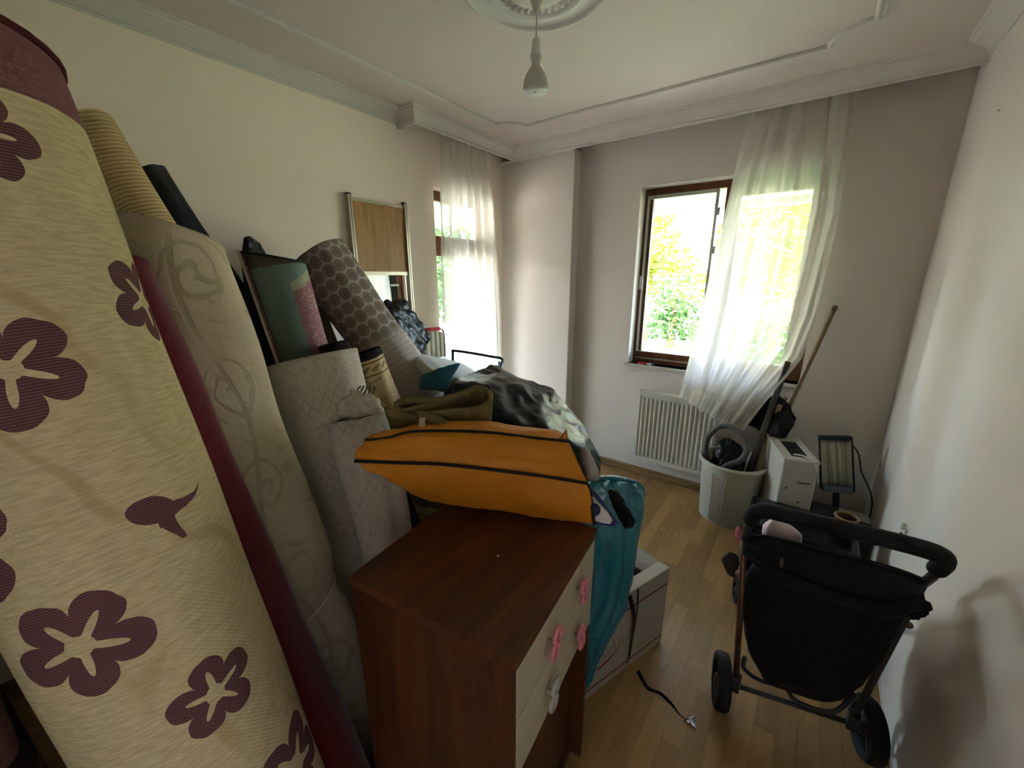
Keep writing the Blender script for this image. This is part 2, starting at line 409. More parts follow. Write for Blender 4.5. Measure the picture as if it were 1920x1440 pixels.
# ------------------------------------------------------------------ balcony door in the left wall
dr = struct(bpy.data.objects.new('window_2', None)); COL.objects.link(dr); dr.location = (XL-0.12, (DY0+DY1)/2, 0)
dx0, dx1 = XL-0.17, XL-0.10
boxes('window_frame', [((dx0, DY0, DZ1-0.07), (dx1, DY1, DZ1)), ((dx0, DY0, 0), (dx1, DY0+0.035, DZ1-0.07)), ((dx0, DY1-0.035, 0), (dx1, DY1, DZ1-0.07)), ((dx0, DY0+0.035, 0), (dx1, DY1-0.035, 0.09)), ((dx0, DY0+0.035, 1.845), (dx1, DY1-0.035, 1.9))], M_frame, dr)
boxes('sash', [((dx0+0.01, DY0+0.036, 1.75), (dx1+0.015, DY1-0.036, 1.84)), ((dx0+0.01, DY0+0.036, 0.09), (dx1+0.015, DY1-0.036, 0.19)), ((dx0+0.01, DY0+0.036, 0.19), (dx1+0.015, DY0+0.06, 1.75)), ((dx0+0.01, DY1-0.1, 0.19), (dx1+0.015, DY1-0.036, 1.75))], M_frame, dr)
box('pane', (dx0+0.03, DY0+0.05, 0.18), (dx0+0.034, DY1-0.09, 1.76), M_glass, dr)
box('pane', (dx0+0.03, DY0+0.03, 1.89), (dx0+0.034, DY1-0.03, DZ1-0.06), M_glass, dr)

# ------------------------------------------------------------------ outside the windows
M_grass = plain('lawn_green', '3c5526', 0.9, 0.4, 6)
M_path = plain('pale_paving', '928b80', 0.8, 0.08, 3)
M_bark = plain('bark', '6b543f', 0.9, 0.3, 12)
M_render = plain('pale_render', '8f8b84', 0.85, 0.05, 2)
M_slab = plain('balcony_white', 'a5a39c', 0.8, 0.04, 4)
M_darkpane = plain('far_pane', '59636b', 0.2, 0.2, 3)
def leaf_mat(name, a, b):
    nb = NB(name); nz = nb.noise(1.5, 2)
    m = nb.fin(nb.mix(nz, a, b), 0.6)
    tl = nb.n('ShaderNodeBsdfTranslucent'); tl.inputs[0].default_value = lin(b); mx = nb.n('ShaderNodeMixShader'); mx.inputs[0].default_value = 0.3
    nb.nt.links.new(nb.b.outputs[0], mx.inputs[1]); nb.nt.links.new(tl.outputs[0], mx.inputs[2]); nb.nt.links.new(mx.outputs[0], nb.out.inputs[0])
    return m
M_leaf = leaf_mat('leaf_lime', '3a4a0c', '6f8420'); M_leaf2 = leaf_mat('leaf_deep', '1f3a1c', '3e5a2c')
ZG = -0.45
struct(boxes('ground_garden', [((-40, 3.4, ZG-0.3), (25, 60, ZG)), ((-40, -8, ZG-0.3), (-2.6, 3.4, ZG))], M_path))
gr = box('lawn', (-9, 6.2, ZG), (8, 12.9, ZG+0.04), M_grass); tag(gr, 'green lawn strip in front of the pale path outside the window', 'lawn'); gr['kind'] = 'stuff'
gr = box('lawn', (-30, 16.5, ZG), (20, 22, ZG+0.04), M_grass); tag(gr, 'far green lawn behind the path, beneath the pale building', 'lawn'); gr['kind'] = 'stuff'
gr = box('lawn', (-14, 3.0, ZG), (-6.4, 6.2, ZG+0.04), M_grass); tag(gr, 'green lawn outside the balcony door', 'lawn'); gr['kind'] = 'stuff'
def tree(label, x, y, h, blobs, nleaf, size, lm, trunk=0.09):
    t = thing('tree', label, 'tree', (x, y, ZG))
    tube('trunk', [(x, y, ZG), (x+0.06, y, ZG+h*0.35), (x-0.05, y+0.05, ZG+h*0.65), (x+0.02, y, ZG+h*0.9)], [trunk, trunk*0.8, trunk*0.55, trunk*0.25], M_bark, t, 8)
    for (bx, by, bz, r) in blobs[:4]:
        tube('branch', [(x, y, ZG+h*0.45), (x+bx*0.5, y+by*0.5, ZG+bz*0.8), (x+bx, y+by, ZG+bz)], [trunk*0.4, trunk*0.25, trunk*0.1], M_bark, t, 6)
    V = []; F = []
    tot = sum(b[3]**2 for b in blobs)
    for (bx, by, bz, r) in blobs:
        for k in range(int(nleaf*r*r/tot)):
            d = Vector((random.gauss(0, 1), random.gauss(0, 1), random.gauss(0, 1))).normalized()*r*(random.random()**0.4)
            c = Vector((x+bx, y+by, ZG+bz))+Vector((d.x, d.y, d.z*0.85))
            a = Vector((random.gauss(0, 1), random.gauss(0, 1), random.gauss(0, 0.6))).normalized(); b = a.orthogonal().normalized()
            b = (Matrix.Rotation(random.random()*6.28, 3, a) @ b)
            s = size*(0.6+0.8*random.random()); k0 = len(V)
            V += [c-a*s, c+b*s*0.45, c+a*s, c-b*s*0.45]; F.append((k0, k0+1, k0+2, k0+3))
    f = mesh('foliage', V, F, lm, t); f['kind'] = 'stuff'
    return t
tree('lime green leafy tree seen through the open half of the back window', -4.35, 13.2, 3.6, [(0, 0, 3.0, 1.0), (-0.7, 0.2, 2.4, 0.9), (0.7, 0.1, 2.2, 0.9), (0.1, -0.2, 3.9, 0.6), (0.9, 0, 1.3, 0.7), (-0.3, 0.3, 1.7, 0.7)], 2600, 0.11, M_leaf)
tree('deep green shrubby tree right of the lime tree in the back window', -3.2, 12.0, 2.3, [(0, 0, 1.5, 0.75), (0.3, 0, 0.8, 0.7), (-0.3, 0, 0.7, 0.6)], 1500, 0.09, M_leaf2)
tree('green tree glimpsed through the sheer curtain of the back window', -1.6, 13.5, 4.0, [(0, 0, 3.0, 1.2), (0.6, 0, 2.0, 1.0), (-0.5, 0, 1.9, 0.9), (0.2, 0, 4.0, 0.8)], 2200, 0.12, M_leaf)
tree('leafy green tree outside the balcony door', -7.3, 6.6, 4.4, [(0, 0, 2.6, 1.2), (0.4, 0.3, 3.6, 1.0), (-0.2, 0.5, 1.6, 0.9), (0.5, -0.5, 2.2, 0.9)], 2400, 0.11, M_leaf2)
tree('low green shrub on the lawn edge seen through the sheer curtain, left one', -1.55, 11.2, 1.5, [(0, 0, 0.9, 0.75), (0.4, 0, 0.5, 0.6), (-0.4, 0, 0.5, 0.6)], 1300, 0.09, M_leaf2, 0.05)
tree('low green shrub on the lawn edge seen through the sheer curtain, right one', -0.35, 11.0, 1.6, [(0, 0, 0.9, 0.8), (0.4, 0, 0.5, 0.6), (-0.4, 0, 0.6, 0.6)], 1300, 0.09, M_leaf2, 0.05)
tree('tall green tree behind the shrubs at the right edge of the back window', -0.5, 14.5, 4.6, [(0, 0, 3.2, 1.1), (0.5, 0, 2.3, 1.0), (-0.4, 0, 2.2, 0.9), (0.1, 0, 4.3, 0.9)], 2000, 0.12, M_leaf, 0.09)
bd = thing('apartment_building', 'pale apartment block far behind the garden trees', 'building', (-9, 30, ZG))
box('wall', (-26, 30, ZG), (6, 38, 17), M_render, bd)
for r_ in range(4):
    for c_ in range(9):
        bx = -24+c_*3.2; bz = 1.6+r_*3.0
        wd = box('window', (bx, 29.94, bz), (bx+1.3, 30.0, bz+1.3), M_whiteplastic, bd)
        box('pane', (bx+0.08, 29.9, bz+0.08), (bx+0.6, 29.93, bz+1.22), M_darkpane, wd); box('pane', (bx+0.7, 29.9, bz+0.08), (bx+1.22, 29.93, bz+1.22), M_darkpane, wd)
    box('balcony', (-26, 29.2, 0.9+r_*3.0), (6, 29.9, 1.05+r_*3.0), M_slab, bd)
sl = struct(boxes('ceiling_balcony', [((-4.2, YB+T, 2.30), (2.4, 4.75, 2.48)), ((-4.2, 4.65, 2.24), (2.4, 4.75, 2.30)), ((-6.2, -1.5, 2.34), (XL-T, YB+T, 2.5)), ((-6.2, YB+T, 2.34), (-4.2, 4.75, 2.5))], M_slab))  # slab beyond the balcony door deepened, unseen, to cut daylight entering there

# ------------------------------------------------------------------ sheer curtains
def sheer(name, tint, alpha):
    nb = NB(name); u, v = nb.uv()
    weave = nb.noise(90, 2, nb.vec(u*3, v*0.4)); big = nb.noise(5, 3, nb.vec(u*5, v))
    tr = nb.n('ShaderNodeBsdfTransparent'); df = nb.n('ShaderNodeBsdfDiffuse'); tl = nb.n('ShaderNodeBsdfTranslucent')
    df.inputs[0].default_value = lin(tint); tl.inputs[0].default_value = lin(tint)
    m1 = nb.n('ShaderNodeMixShader'); m1.inputs[0].default_value = 0.5; m2 = nb.n('ShaderNodeMixShader')
    nb.nt.links.new(df.outputs[0], m1.inputs[1]); nb.nt.links.new(tl.outputs[0], m1.inputs[2])
    hem = nb.step(v, 0.93, 0.935)*0.15
    f = (alpha-0.12)+weave*0.14+big*0.12+hem
    nb.nt.links.new(f.k, m2.inputs[0]); nb.nt.links.new(tr.outputs[0], m2.inputs[1]); nb.nt.links.new(m1.outputs[0], m2.inputs[2]); nb.nt.links.new(m2.outputs[0], nb.out.inputs[0])
    return nb.mat
M_sheer = sheer('sheer_voile', 'e8e4da', 0.62); M_sheer2 = sheer('sheer_voile_door', 'ece9e0', 0.66)
def lerp_curve(c, t):
    for i in range(len(c)-1):
        if t <= c[i+1][0] or i == len(c)-2:
            k = (t-c[i][0])/(c[i+1][0]-c[i][0]); k = min(max(k, 0), 1)
            return [c[i][j]*(1-k)+c[i+1][j]*k for j in range(1, len(c[i]))]
def drape(name, Lc, Rc, fold, m, nu=150, nv=110):
    V = []; F = []; UV = []
    for j in range(nv+1):
        v = j/nv; A = Vector(lerp_curve(Lc, v)); B = Vector(lerp_curve(Rc, v)); d = (B-A); nrm = Vector((d.y, -d.x, 0)).normalized()
        for i in range(nu+1):
            u = i/nu; V.append(A+d*u+nrm*fold(u, v)); UV.append((u, v))
    for j in range(nv):
        for i in range(nu):
            a = j*(nu+1)+i; F.append((a, a+1, a+nu+2, a+nu+1))
    return mesh(name, V, F, m, None, True, UV)
def fold1(u, v):
    w_ = u+0.05*math.sin(v*3.1+u*4)
    a = 0.020+0.016*v
    f = a*math.sin(w_*38+1.0+0.9*v)+0.6*a*math.sin(w_*61+2*v+0.6)
    f *= 0.35+0.65*min(1, abs(u-0.12)*3)
    return f+0.008*noise.noise(Vector((u*9, v*14, 3.3)))
c1 = drape('curtain', [(0, -0.475, 3.015, 2.55), (0.17, -0.515, 3.01, 2.25), (0.4, -0.57, 2.99, 1.75), (0.7, -0.63, 2.96, 1.2), (1, -0.672, 2.925, 0.765)],
           [(0, 0.0, 3.005, 2.54), (0.3, 0.036, 2.99, 1.95), (0.6, 0.02, 2.97, 1.38), (0.74, -0.01, 2.955, 1.12), (0.88, -0.15, 2.94, 0.83), (1, -0.262, 2.92, 0.565)], fold1, M_sheer)
tag(c1, 'white sheer curtain swept across the right half of the back window', 'curtain')
def fold2(u, v):
    a = 0.022+0.006*v
    return a*math.sin(u*44+1.5*math.sin(v*2)+0.4)+0.5*a*math.sin(u*79+1.1+2*v)+0.006*noise.noise(Vector((u*9, v*16, 8.3)))
c2 = drape('curtain', [(0, -2.235, 2.15, 2.56), (0.6, -2.24, 2.12, 1.1), (1, -2.24, 2.08, 0.08)], [(0, -2.235, 2.66, 2.56), (0.15, -2.235, 2.74, 2.2), (0.6, -2.235, 2.83, 1.1), (1, -2.235, 2.85, 0.08)], fold2, M_sheer2)
tag(c2, 'long white sheer curtain hanging before the balcony door in the corner', 'curtain')

# ------------------------------------------------------------------ ceiling rose and pendant lamp
LX, LY = -0.968, 1.452
rose = lathe('ceiling_rose', [(0.27, ZC), (0.27, ZC-0.006), (0.262, ZC-0.014), (0.25, ZC-0.016), (0.24, ZC-0.008), (0.235, ZC-0.004), (0.185, ZC-0.006), (0.178, ZC-0.014), (0.168, ZC-0.017), (0.16, ZC-0.012), (0.155, ZC-0.018), (0.148, ZC-0.012), (0.12, ZC-0.01), (0.09, ZC-0.022), (0.05, ZC-0.03), (0.0, ZC-0.031)], (LX, LY, 0), M_trim, None, 72)
tag(rose, 'round moulded plaster rose on the ceiling above the lamp', 'ceiling rose')
for k in range(28):
    an = 2*pi*k/28
    c = Vector((LX+0.125*math.cos(an), LY+0.125*math.sin(an), ZC-0.014)); t_ = Vector((math.cos(an), math.sin(an), 0)); s_ = Vector((-t_.y, t_.x, 0))
    mesh('petal', [c-t_*0.03-s_*0.004, c+s_*0.012, c+t_*0.022, c-s_*0.012, c-Vector((0, 0, 0.012))], [(0, 1, 4), (1, 2, 4), (2, 3, 4), (3, 0, 4), (0, 3, 2, 1)], M_trim, rose)
M_bulb = plain('bulb_housing', 'c8c3b6', 0.4, 0.03); M_lens = plain('bulb_lens', 'efeee6', 0.25, 0.02)
lamp = thing('pendant_lamp', 'bare white reflector bulb hanging on a cord from the ceiling', 'lamp', (LX, LY, 2.28))
lathe('ceiling_cup', [(0.0, ZC-0.085), (0.006, ZC-0.085), (0.018, ZC-0.06), (0.03, ZC-0.032), (0.032, ZC-0.03)], (LX, LY, 0), M_bulb, lamp, 24)
tube('cord', [(LX, LY, 2.52), (LX+0.001, LY, 2.48), (LX, LY, 2.425)], 0.0028, M_bulb, lamp, 8)
lathe('socket', [(0.006, 2.438), (0.012, 2.437), (0.014, 2.425), (0.017, 2.395), (0.0205, 2.388), (0.022, 2.374), (0.018, 2.374), (0.0, 2.38)], (LX, LY, 0), M_whiteplastic, lamp, 28)
b = lathe('bulb', [(0.0, 2.38), (0.015, 2.379), (0.016, 2.366), (0.0145, 2.362), (0.019, 2.35), (0.028, 2.338), (0.038, 2.322), (0.044, 2.304), (0.047, 2.288), (0.0475, 2.276), (0.045, 2.2725)], (LX, LY, 0), M_bulb, lamp, 36)
lathe('lens', [(0.046, 2.274), (0.0455, 2.2715), (0.0, 2.2705)], (LX, LY, 0), M_lens, b, 36)
lathe('lens_dot', [(0.003, 2.2705), (0.003, 2.2695), (0, 2.2695)], (LX, LY, 0), plain('dot_dark', '3a352e'), b, 10)

# ------------------------------------------------------------------ wardrobe door leaning on the left wall
M_oakpanel = wood('veneer_panel', '9a7340', 'b98d54', 1.4, 'Z', 0.4)
nb = NB('mirror_silver'); M_mirror = nb.fin('e6e8e4', 0.02, Metallic=1.0)
md = thing('sliding_door', 'sliding wardrobe door with oak panel over mirror leaning on left wall', 'door panel', (-2.28, 1.68, 0))
ty0, ty1, tz1 = 1.462, 1.898, 2.062
def lean(z): return XL+0.012+0.03*(2.1-z)/2.1
def slab(name, y0, y1, za, zb, dx0, dx1, m, parent):
    V = []
    for z in (za, zb):
        for dx in (dx0, dx1):
            for y in (y0, y1): V.append((lean(z)+dx, y, z))
    return mesh(name, V, [(0, 1, 3, 2), (4, 6, 7, 5), (0, 4, 5, 1), (2, 3, 7, 6), (0, 2, 6, 4), (1, 5, 7, 3)], m, parent)
M_chamal = plain('champagne_aluminium', 'b3ab96', 0.35, 0.05, 30, Metallic=0.7)
for y0 in (ty0, ty1-0.026):
    st = slab('stile', y0, y0+0.026, 0.005, tz1, -0.004, 0.028, M_chamal, md); slab('groove', y0+0.011, y0+0.015, 0.02, tz1-0.01, 0.028, 0.0286, plain('groove_dark', '3c372c'), st)
slab('rail', ty0+0.026, ty1-0.026, tz1-0.03, tz1-0.012, -0.004, 0.018, M_chamal, md); slab('rail', ty0+0.026, ty1-0.026, 1.606, 1.628, -0.004, 0.018, M_chamal, md); slab('rail', ty0+0.026, ty1-0.026, 0.01, 0.04, -0.004, 0.018, M_chamal, md)
slab('oak_panel', ty0+0.026, ty1-0.026, 1.628, tz1-0.03, 0.0, 0.010, M_oakpanel, md)
slab('mirror', ty0+0.026, ty1-0.026, 0.04, 1.606, 0.0, 0.008, M_mirror, md)
box('roller', (lean(tz1)+0.0, ty0, tz1), (lean(tz1)+0.02, ty0+0.03, tz1+0.01), plain('roller_black', '1b1a18'), md); box('roller', (lean(tz1)+0.0, ty1-0.03, tz1), (lean(tz1)+0.02, ty1, tz1+0.01), plain('roller_black', '1b1a18'), md)

# ------------------------------------------------------------------ radiator
M_rad = plain('radiator_enamel', 'd6d2c4', 0.35, 0.03)
rx0, rx1, rz0, rz1, ry = -0.985, -0.42, 0.175, 0.735, 2.985
rad = thing('radiator', 'white ribbed panel radiator on the wall under the back window', 'radiator', ((rx0+rx1)/2, 3.03, rz0))
box('panel', (rx0, ry+0.01, rz0), (rx1, YB-0.03, rz1-0.012), M_rad, rad, 0.004)
boxes('rim', [((rx0, ry, rz0), (rx0+0.012, ry+0.012, rz1)), ((rx1-0.012, ry, rz0), (rx1, ry+0.012, rz1)), ((rx0+0.012, ry, rz0), (rx1-0.012, ry+0.012, rz0+0.022)), ((rx0+0.012, ry, rz1-0.03), (rx1-0.012, ry+0.012, rz1))], M_rad, rad)
box('top_grille', (rx0, ry, rz1), (rx1, YB-0.03, rz1+0.006), M_rad, rad, 0.002)
fx = rx0+0.028
while fx < rx1-0.02:
    o = box('fin', (fx, ry-0.004, rz0+0.034), (fx+0.014, ry+0.0095, rz1-0.042), M_rad, rad, 0.004, None, 1); fx += 0.0322
tube('pipe', [(rx1-0.01, 3.03, 0.19), (rx1+0.02, 3.03, 0.17), (rx1+0.02, 3.03, 0.0)], 0.009, M_rad, rad)
for c_, xx, lb in (('c8322e', -1.02, 'red marker pen lying on the window sill'), ('3a4a8a', -0.955, 'blue and white marker pen lying on the window sill')):
    t = thing('marker_pen', lb, 'pen', (xx, YB-0.005, WZ0)); mt = plain('marker_'+c_, c_, 0.4)
    tube('barrel', [(xx-0.028, YB+0.012, WZ0+0.0075), (xx+0.02, YB+0.004, WZ0+0.0075)], 0.0075, mt if c_[0] == 'c' else M_whiteplastic, t); tube('cap', [(xx+0.014, YB+0.005, WZ0+0.0086), (xx+0.034, YB+0.002, WZ0+0.0086)], 0.0086, mt, t)

# ------------------------------------------------------------------ rolled carpets
def weave_bump(nb, u, v, f=900, s=0.25):
    nb.bump(nb.sin(u*f)*nb.sin(v*f)+nb.noise(40, 2, nb.vec(u, v))*0.6, s, 0.002)
# big cream carpet with mauve flowers
nb = NB('cream_flower_carpet'); u, v = nb.uv()
pn = nb.noise(60, 3, nb.vec(u, v)); wob = (nb.noise(14, 2, nb.vec(u, v))-0.5)
swirl = nb.wave(1.5, nb.vec(u*1.5, v*1.2), 9.0, 'DIAGONAL', 'BANDS', 1.2); sw = nb.step(swirl, 0.93, 1.0)*nb.step(nb.noise(5, 2, nb.vec(u, v)), 0.42, 0.62)
thr = nb.noise(26, 4, nb.vec(u*1.2, v*7))
col = nb.mix(nb.step(thr, 0.3, 0.7), 'bfae84', 'd8c79c')
col = nb.mix(nb.min(sw*0.45+nb.step(nb.noise(9, 3, nb.vec(u, v*0.6)), 0.6, 0.75)*0.22, 0.6), col, 'a58a58')
def flower(nb, u, v, cx, cy, R, rot, n=5, sx=1.0):
    du = (u-cx)*sx; dv = v-cy
    r = nb.sqrt(du*du+dv*dv)+wob*0.03*R/0.1; th = nb.at2(dv, du)+rot
    k = nb.abs(nb.cos(th*(n/2)))
    outer = r < (nb.pow(k, 0.6)*0.46*R+0.54*R)
    inner = r < (nb.pow(k, 9.0)*0.42*R+0.2*R)
    return nb.max(outer-inner, 0.0), inner
fl = None; inn = None
for (cx, cy, R, rot) in ((-0.03, 1.475, 0.085, 0.5), (0.2, 1.565, 0.078, 0.2), (-0.092, 1.04, 0.095, 0.35), (0.037, 0.842, 0.075, 0.9), (0.04, 1.80, 0.065, 0.1), (-0.2, 1.75, 0.12, 0.6), (-0.22, 1.25, 0.12, 0.9), (0.12, 0.55, 0.1, 0.3), (-0.12, 0.62, 0.12, 0.1), (0.0, 0.3, 0.1, 0.4)):
    o_, i_ = flower(nb, u, v, cx, cy, R, rot)
    fl = o_ if fl is None else nb.max(fl, o_)
# small bud with two curled tips
du = u-0.055; dv = v-1.205
bud = (nb.sqrt(du*du*0.62+dv*dv*1.25+du*dv*0.6)+wob*0.012) < 0.027
tip = (nb.abs(dv+0.016-0.006*nb.sin((du-0.02)*75)-nb.max(du-0.05, 0.0)*0.55) < (0.0125-nb.max(du-0.025, 0.0)*0.16))*(du > 0.0)*(du < 0.095)
tip2 = (nb.abs(du-0.022-0.008*nb.sin(dv*60)) < (0.0125+nb.min(dv+0.03, 0.0)*0.2))*(dv < 0.0)*(dv > -0.07)
fl = nb.max(fl, nb.max(bud, nb.max(tip, tip2)))
strp = nb.sin(v*1400)*0.5+0.5
col = nb.mix(fl, col, nb.mix(strp, '553a3b', '7c5656'))
band = nb.m('GREATER_THAN', v-nb.cos(u*8.5)*0.0, 1.868)
col = nb.mix(band, col, nb.mix(thr, '6b4244', '95696a'))
weave_bump(nb, u, v, 700, 0.2)
M_flower = nb.fin(col, 0.95, Specular_IOR_Level=0.1)
rug1 = thing('carpet_roll', 'huge cream carpet roll with mauve flowers standing nearest at far left', 'carpet', (-0.777, 0.162, 0))
roll('pile', (-0.777, 0.162, 0), (-1.16, 0.02, 1.93), 0.177, M_flower, rug1, turns=3.2, thick=0.014, nz=80, wob=0.004, hide_deg=-172+360 if False else 178)
# its red bound end
def ring_on(base, top, r, rt, m, parent, name='edge_binding', wid=1.0, dep=1.0, skew=0.0):
    base = Vector(base); top = Vector(top); a = (top-base).normalized(); mid = (base+top)/2; e1 = CAM-mid; e1 = (e1-a*e1.dot(a)).normalized(); e2 = a.cross(e1)
    return tube(name, [top+a*skew*math.sin(p)+(e1*math.cos(p)*dep+e2*math.sin(p)*wid)*(r-0.004) for p in [math.radians(-170+i*10) for i in range(35)]], rt, m, parent, 8)
M_redtrim = plain('dark_red_binding', '4d1618', 0.9, 0.2, 80)
ring_on((-0.777, 0.162, 0), (-1.16, 0.02, 1.93), 0.177, 0.006, M_redtrim, rug1)
# red carpet
nb = NB('crimson_pile'); nz = nb.noise(120, 3); nb.bump(nz, 0.5, 0.004)
M_red = nb.fin(nb.mix(nz, '40070f', '6c0f1c'), 0.95, Specular_IOR_Level=0.1, Sheen_Weight=0.3)
o = roll('carpet_roll', (-0.847, 0.347, 0), (-1.310, 0.177, 1.615), 0.113, M_red, None, turns=2.6, seed=3, wob=0.006)
tag(o, 'plain crimson carpet roll between the big flowered roll and the beige one', 'carpet')
# beige scroll carpet
def scroll_mat(name, base, hi, dark, sc=1.0, stroke=0.5, seed=0.0):
    nb = NB(name); u, v = nb.uv()
    n1 = nb.noise(6*sc, 2, nb.vec(u+seed, v)); n2 = nb.noise(7*sc, 2, nb.vec(v+3.3+seed, u))
    du = nb.frac((u+n1*0.10)*4.2*sc+seed)-0.5; dv = nb.frac((v+n2*0.10)*3.3*sc)-0.5
    r = nb.sqrt(du*du+dv*dv); th = nb.at2(dv, du)
    sp = nb.sin(r*34-th*1.0)                       # spiral scroll heads
    s = nb.step(sp, 0.45, 0.95)*(r < 0.34)
    fe = nb.step(nb.sin((u*0.7+v+n1*0.25)*95*sc), 0.55, 0.95)*nb.step(nb.noise(9*sc, 2, nb.vec(u, v+2)), 0.52, 0.6)
    stem = nb.step(nb.abs(u+0.03*nb.sin(v*9)-0.05)*-1.0, -0.010, -0.004)
    mask = nb.min(s+fe*(1-s)+stem, 1.0)*nb.step(nb.noise(3.0, 1, nb.vec(u+seed, v)), 0.36, 0.5)
    g = nb.noise(70, 3, nb.vec(u, v))
    c = nb.mix(mask*stroke, nb.mix(g, base, hi), dark)
    nb.bump(g*0.5-mask*0.8, 0.35, 0.004)
    return nb.fin(c, 0.95, Specular_IOR_Level=0.12)
M_beige = scroll_mat('beige_scroll', 'b1a286', 'c5b79c', '8c7d66', 1.0, 0.42)
def beige_t(t): return 1.0+0.08*math.exp(-((t-0.27)/0.05)**2)-0.09*math.exp(-((t-0.36)/0.035)**2)+0.05*math.exp(-((t-0.12)/0.05)**2)
B4 = ((-1.06, 0.445, 0), (-1.465, 0.325, 1.72))
rug = thing('carpet_roll', 'tall beige carpet roll with scrolled leaf pattern, lower end bunched', 'carpet', B4[0])
roll('pile', B4[0], B4[1], 0.15, M_beige, rug, wid=1.1, dep=0.85, turns=2.6, thick=0.012, nz=110, wob=0.010, taper=beige_t, seed=5, skew=-0.06)
tube('tie_string', [Vector(B4[0]).lerp(Vector(B4[1]), 0.36)+Vector((0.155*math.cos(a_), 0.16*math.sin(a_), 0.02*math.sin(a_*2))) for a_ in [i*2*pi/30 for i in range(31)]], 0.004, plain('string_cream', 'c9bda2', 0.9), rug, 6)
# yellow ribbed runner
nb = NB('yellow_rib'); u, v = nb.uv(); rib = nb.sin(v*2*pi/0.0135)
nb.bump(rib, 0.45, 0.003); M_rib = nb.fin(nb.mix(nb.step(rib, -0.6, 0.8), 'bd9f6c', 'dcc494'), 0.95, Specular_IOR_Level=0.1)
o = roll('carpet_roll', (-1.40, 0.93, 0), (-2.175, 0.395, 2.13), 0.08, M_rib, None, turns=2.2, seed=1, wob=0.004, nz=60)
tag(o, 'thin yellow ribbed runner roll leaning behind the beige carpet', 'carpet')
M_blackbag = plastic_bag('black_bin_bag', '050505', 0.36, 0.6)
M_blackmatte = plain('black_sheet', '101214', 0.5, 0.3, 12, 0.4)
o = roll('wrapped_roll', (-1.80, 1.25, 0), (-2.225, 0.535, 2.0), 0.08, M_blackmatte, None, turns=1.3, seed=2, wob=0.008)
tag(o, 'black plastic wrapped roll leaning on left wall behind the yellow runner', 'roll')
# green carpet with pink panel
nb = NB('green_pink_carpet'); u, v = nb.uv(); g = nb.noise(60, 4, nb.vec(u, v)); sp = nb.vor(95, nb.vec(u, v))
GL = 1.698
edge_d = (GL-0.05)-v
grn = nb.mix(g, '66756a', '7d8c80')
bord = nb.mix((v > (GL-0.035)), grn, '5c5348')
strip = ((v-u*0.35) > (GL-0.165))*((v-u*0.35) < (GL-0.125))*(u > 0.035)
pink = ((v-u*0.35) < (GL-0.128))*(u > 0.035)
spk = nb.step(sp, 0.42, 0.25)*nb.step(nb.noise(26, 2, nb.vec(u, v)), 0.40, 0.52)*(u > 0.06)
col = nb.mix(pink, bord, nb.mix(spk*0.8, nb.mix(g, '86585a', 'a07272'), 'c8b09c'))
col = nb.mix(strip, col, nb.mix(g, '8f8a6c', 'aaa484'))
weave_bump(nb, u, v, 600, 0.3); M_green = nb.fin(col, 0.95, Specular_IOR_Level=0.1)
rug = thing('carpet_roll', 'sage green carpet roll with speckled pink panel and dark bound edge', 'carpet', (-1.72, 1.05, 0))
GB = ((-1.72, 1.05, 0), (-1.90, 0.835, 1.675))
roll('pile', GB[0], GB[1], 0.112, M_green, rug, wid=1.1, dep=0.8, turns=2.3, seed=6, skew=-0.04, wob=0.004, hide_deg=-68+360)
ring_on(GB[0], GB[1], 0.112, 0.004, plain('charcoal_binding', '22231f', 0.9), rug, 'edge_binding', 1.1, 0.8, -0.04)
a_ = Vector(GB[0]); b_ = Vector(GB[1]); ax = (b_-a_).normalized(); md_ = (a_+b_)/2; e1_ = CAM-md_; e1_ = (e1_-ax*e1_.dot(ax)).normalized(); e2_ = ax.cross(e1_)
ph = math.radians(-66); off = e1_*math.cos(ph)*0.092+e2_*math.sin(ph)*0.126
tube('pale_edge', [a_+off+ax*0.1, a_+off+ax*1.0, b_+off+ax*0.045], 0.0055, plain('cream_selvedge', 'c4b49a', 0.9), rug, 8)
# grey fringed roll
M_grey = plain('taupe_pile', '6a5f50', 0.95, 0.2, 60, 0.4)
rug = thing('carpet_roll', 'slim taupe carpet roll with fringed end behind the green one', 'carpet', (-1.94, 1.33, 0))
roll('pile', (-1.94, 1.33, 0), (-2.1, 1.08, 1.46), 0.062, M_grey, rug, turns=1.8, seed=8)
for k in range(9):
    an = k*0.7; p = Vector((-2.1+0.05*math.cos(an), 1.08+0.05*math.sin(an), 1.46)); tube('fringe', [p-Vector((0, 0, 0.01)), p+Vector((0.004*math.cos(an*3), 0.004, 0.014)), p+Vector((0.008*math.cos(an*5), 0.002, 0.026))], 0.0028, plain('fringe_dark', '4b453a', 0.95) if k == 0 else bpy.data.materials['fringe_dark'], rug, 5)
# bordered small roll, gold roll
def border_mat(name, L, base, hi, dark, inset=0.0):
    nb = NB(name); u, v = nb.uv(); g = nb.noise(50, 3, nb.vec(u, v)); d = L-v
    band = (d > 0.045)*(d < 0.095)
    mot = nb.step(nb.abs(nb.sin(u*70+nb.sin(v*160)*0.8))*nb.abs(nb.sin(v*90)), 0.35, 0.6)
    fol = nb.step(nb.noise(26, 4, nb.vec(u, v), 0.6, 2.0), 0.52, 0.62)*(d > 0.11)
    line = nb.max((d > 0.040)*(d < 0.046), (d > 0.094)*(d < 0.099))
    c = nb.mix(g, base, hi); c = nb.mix(band*mot*0.7, c, dark); c = nb.mix(line, c, dark); c = nb.mix(fol*0.55, c, dark); c = nb.mix((d < 0.03), c, '2c241d')
    weave_bump(nb, u, v, 800, 0.25); return nb.fin(c, 0.95, Specular_IOR_Level=0.1)
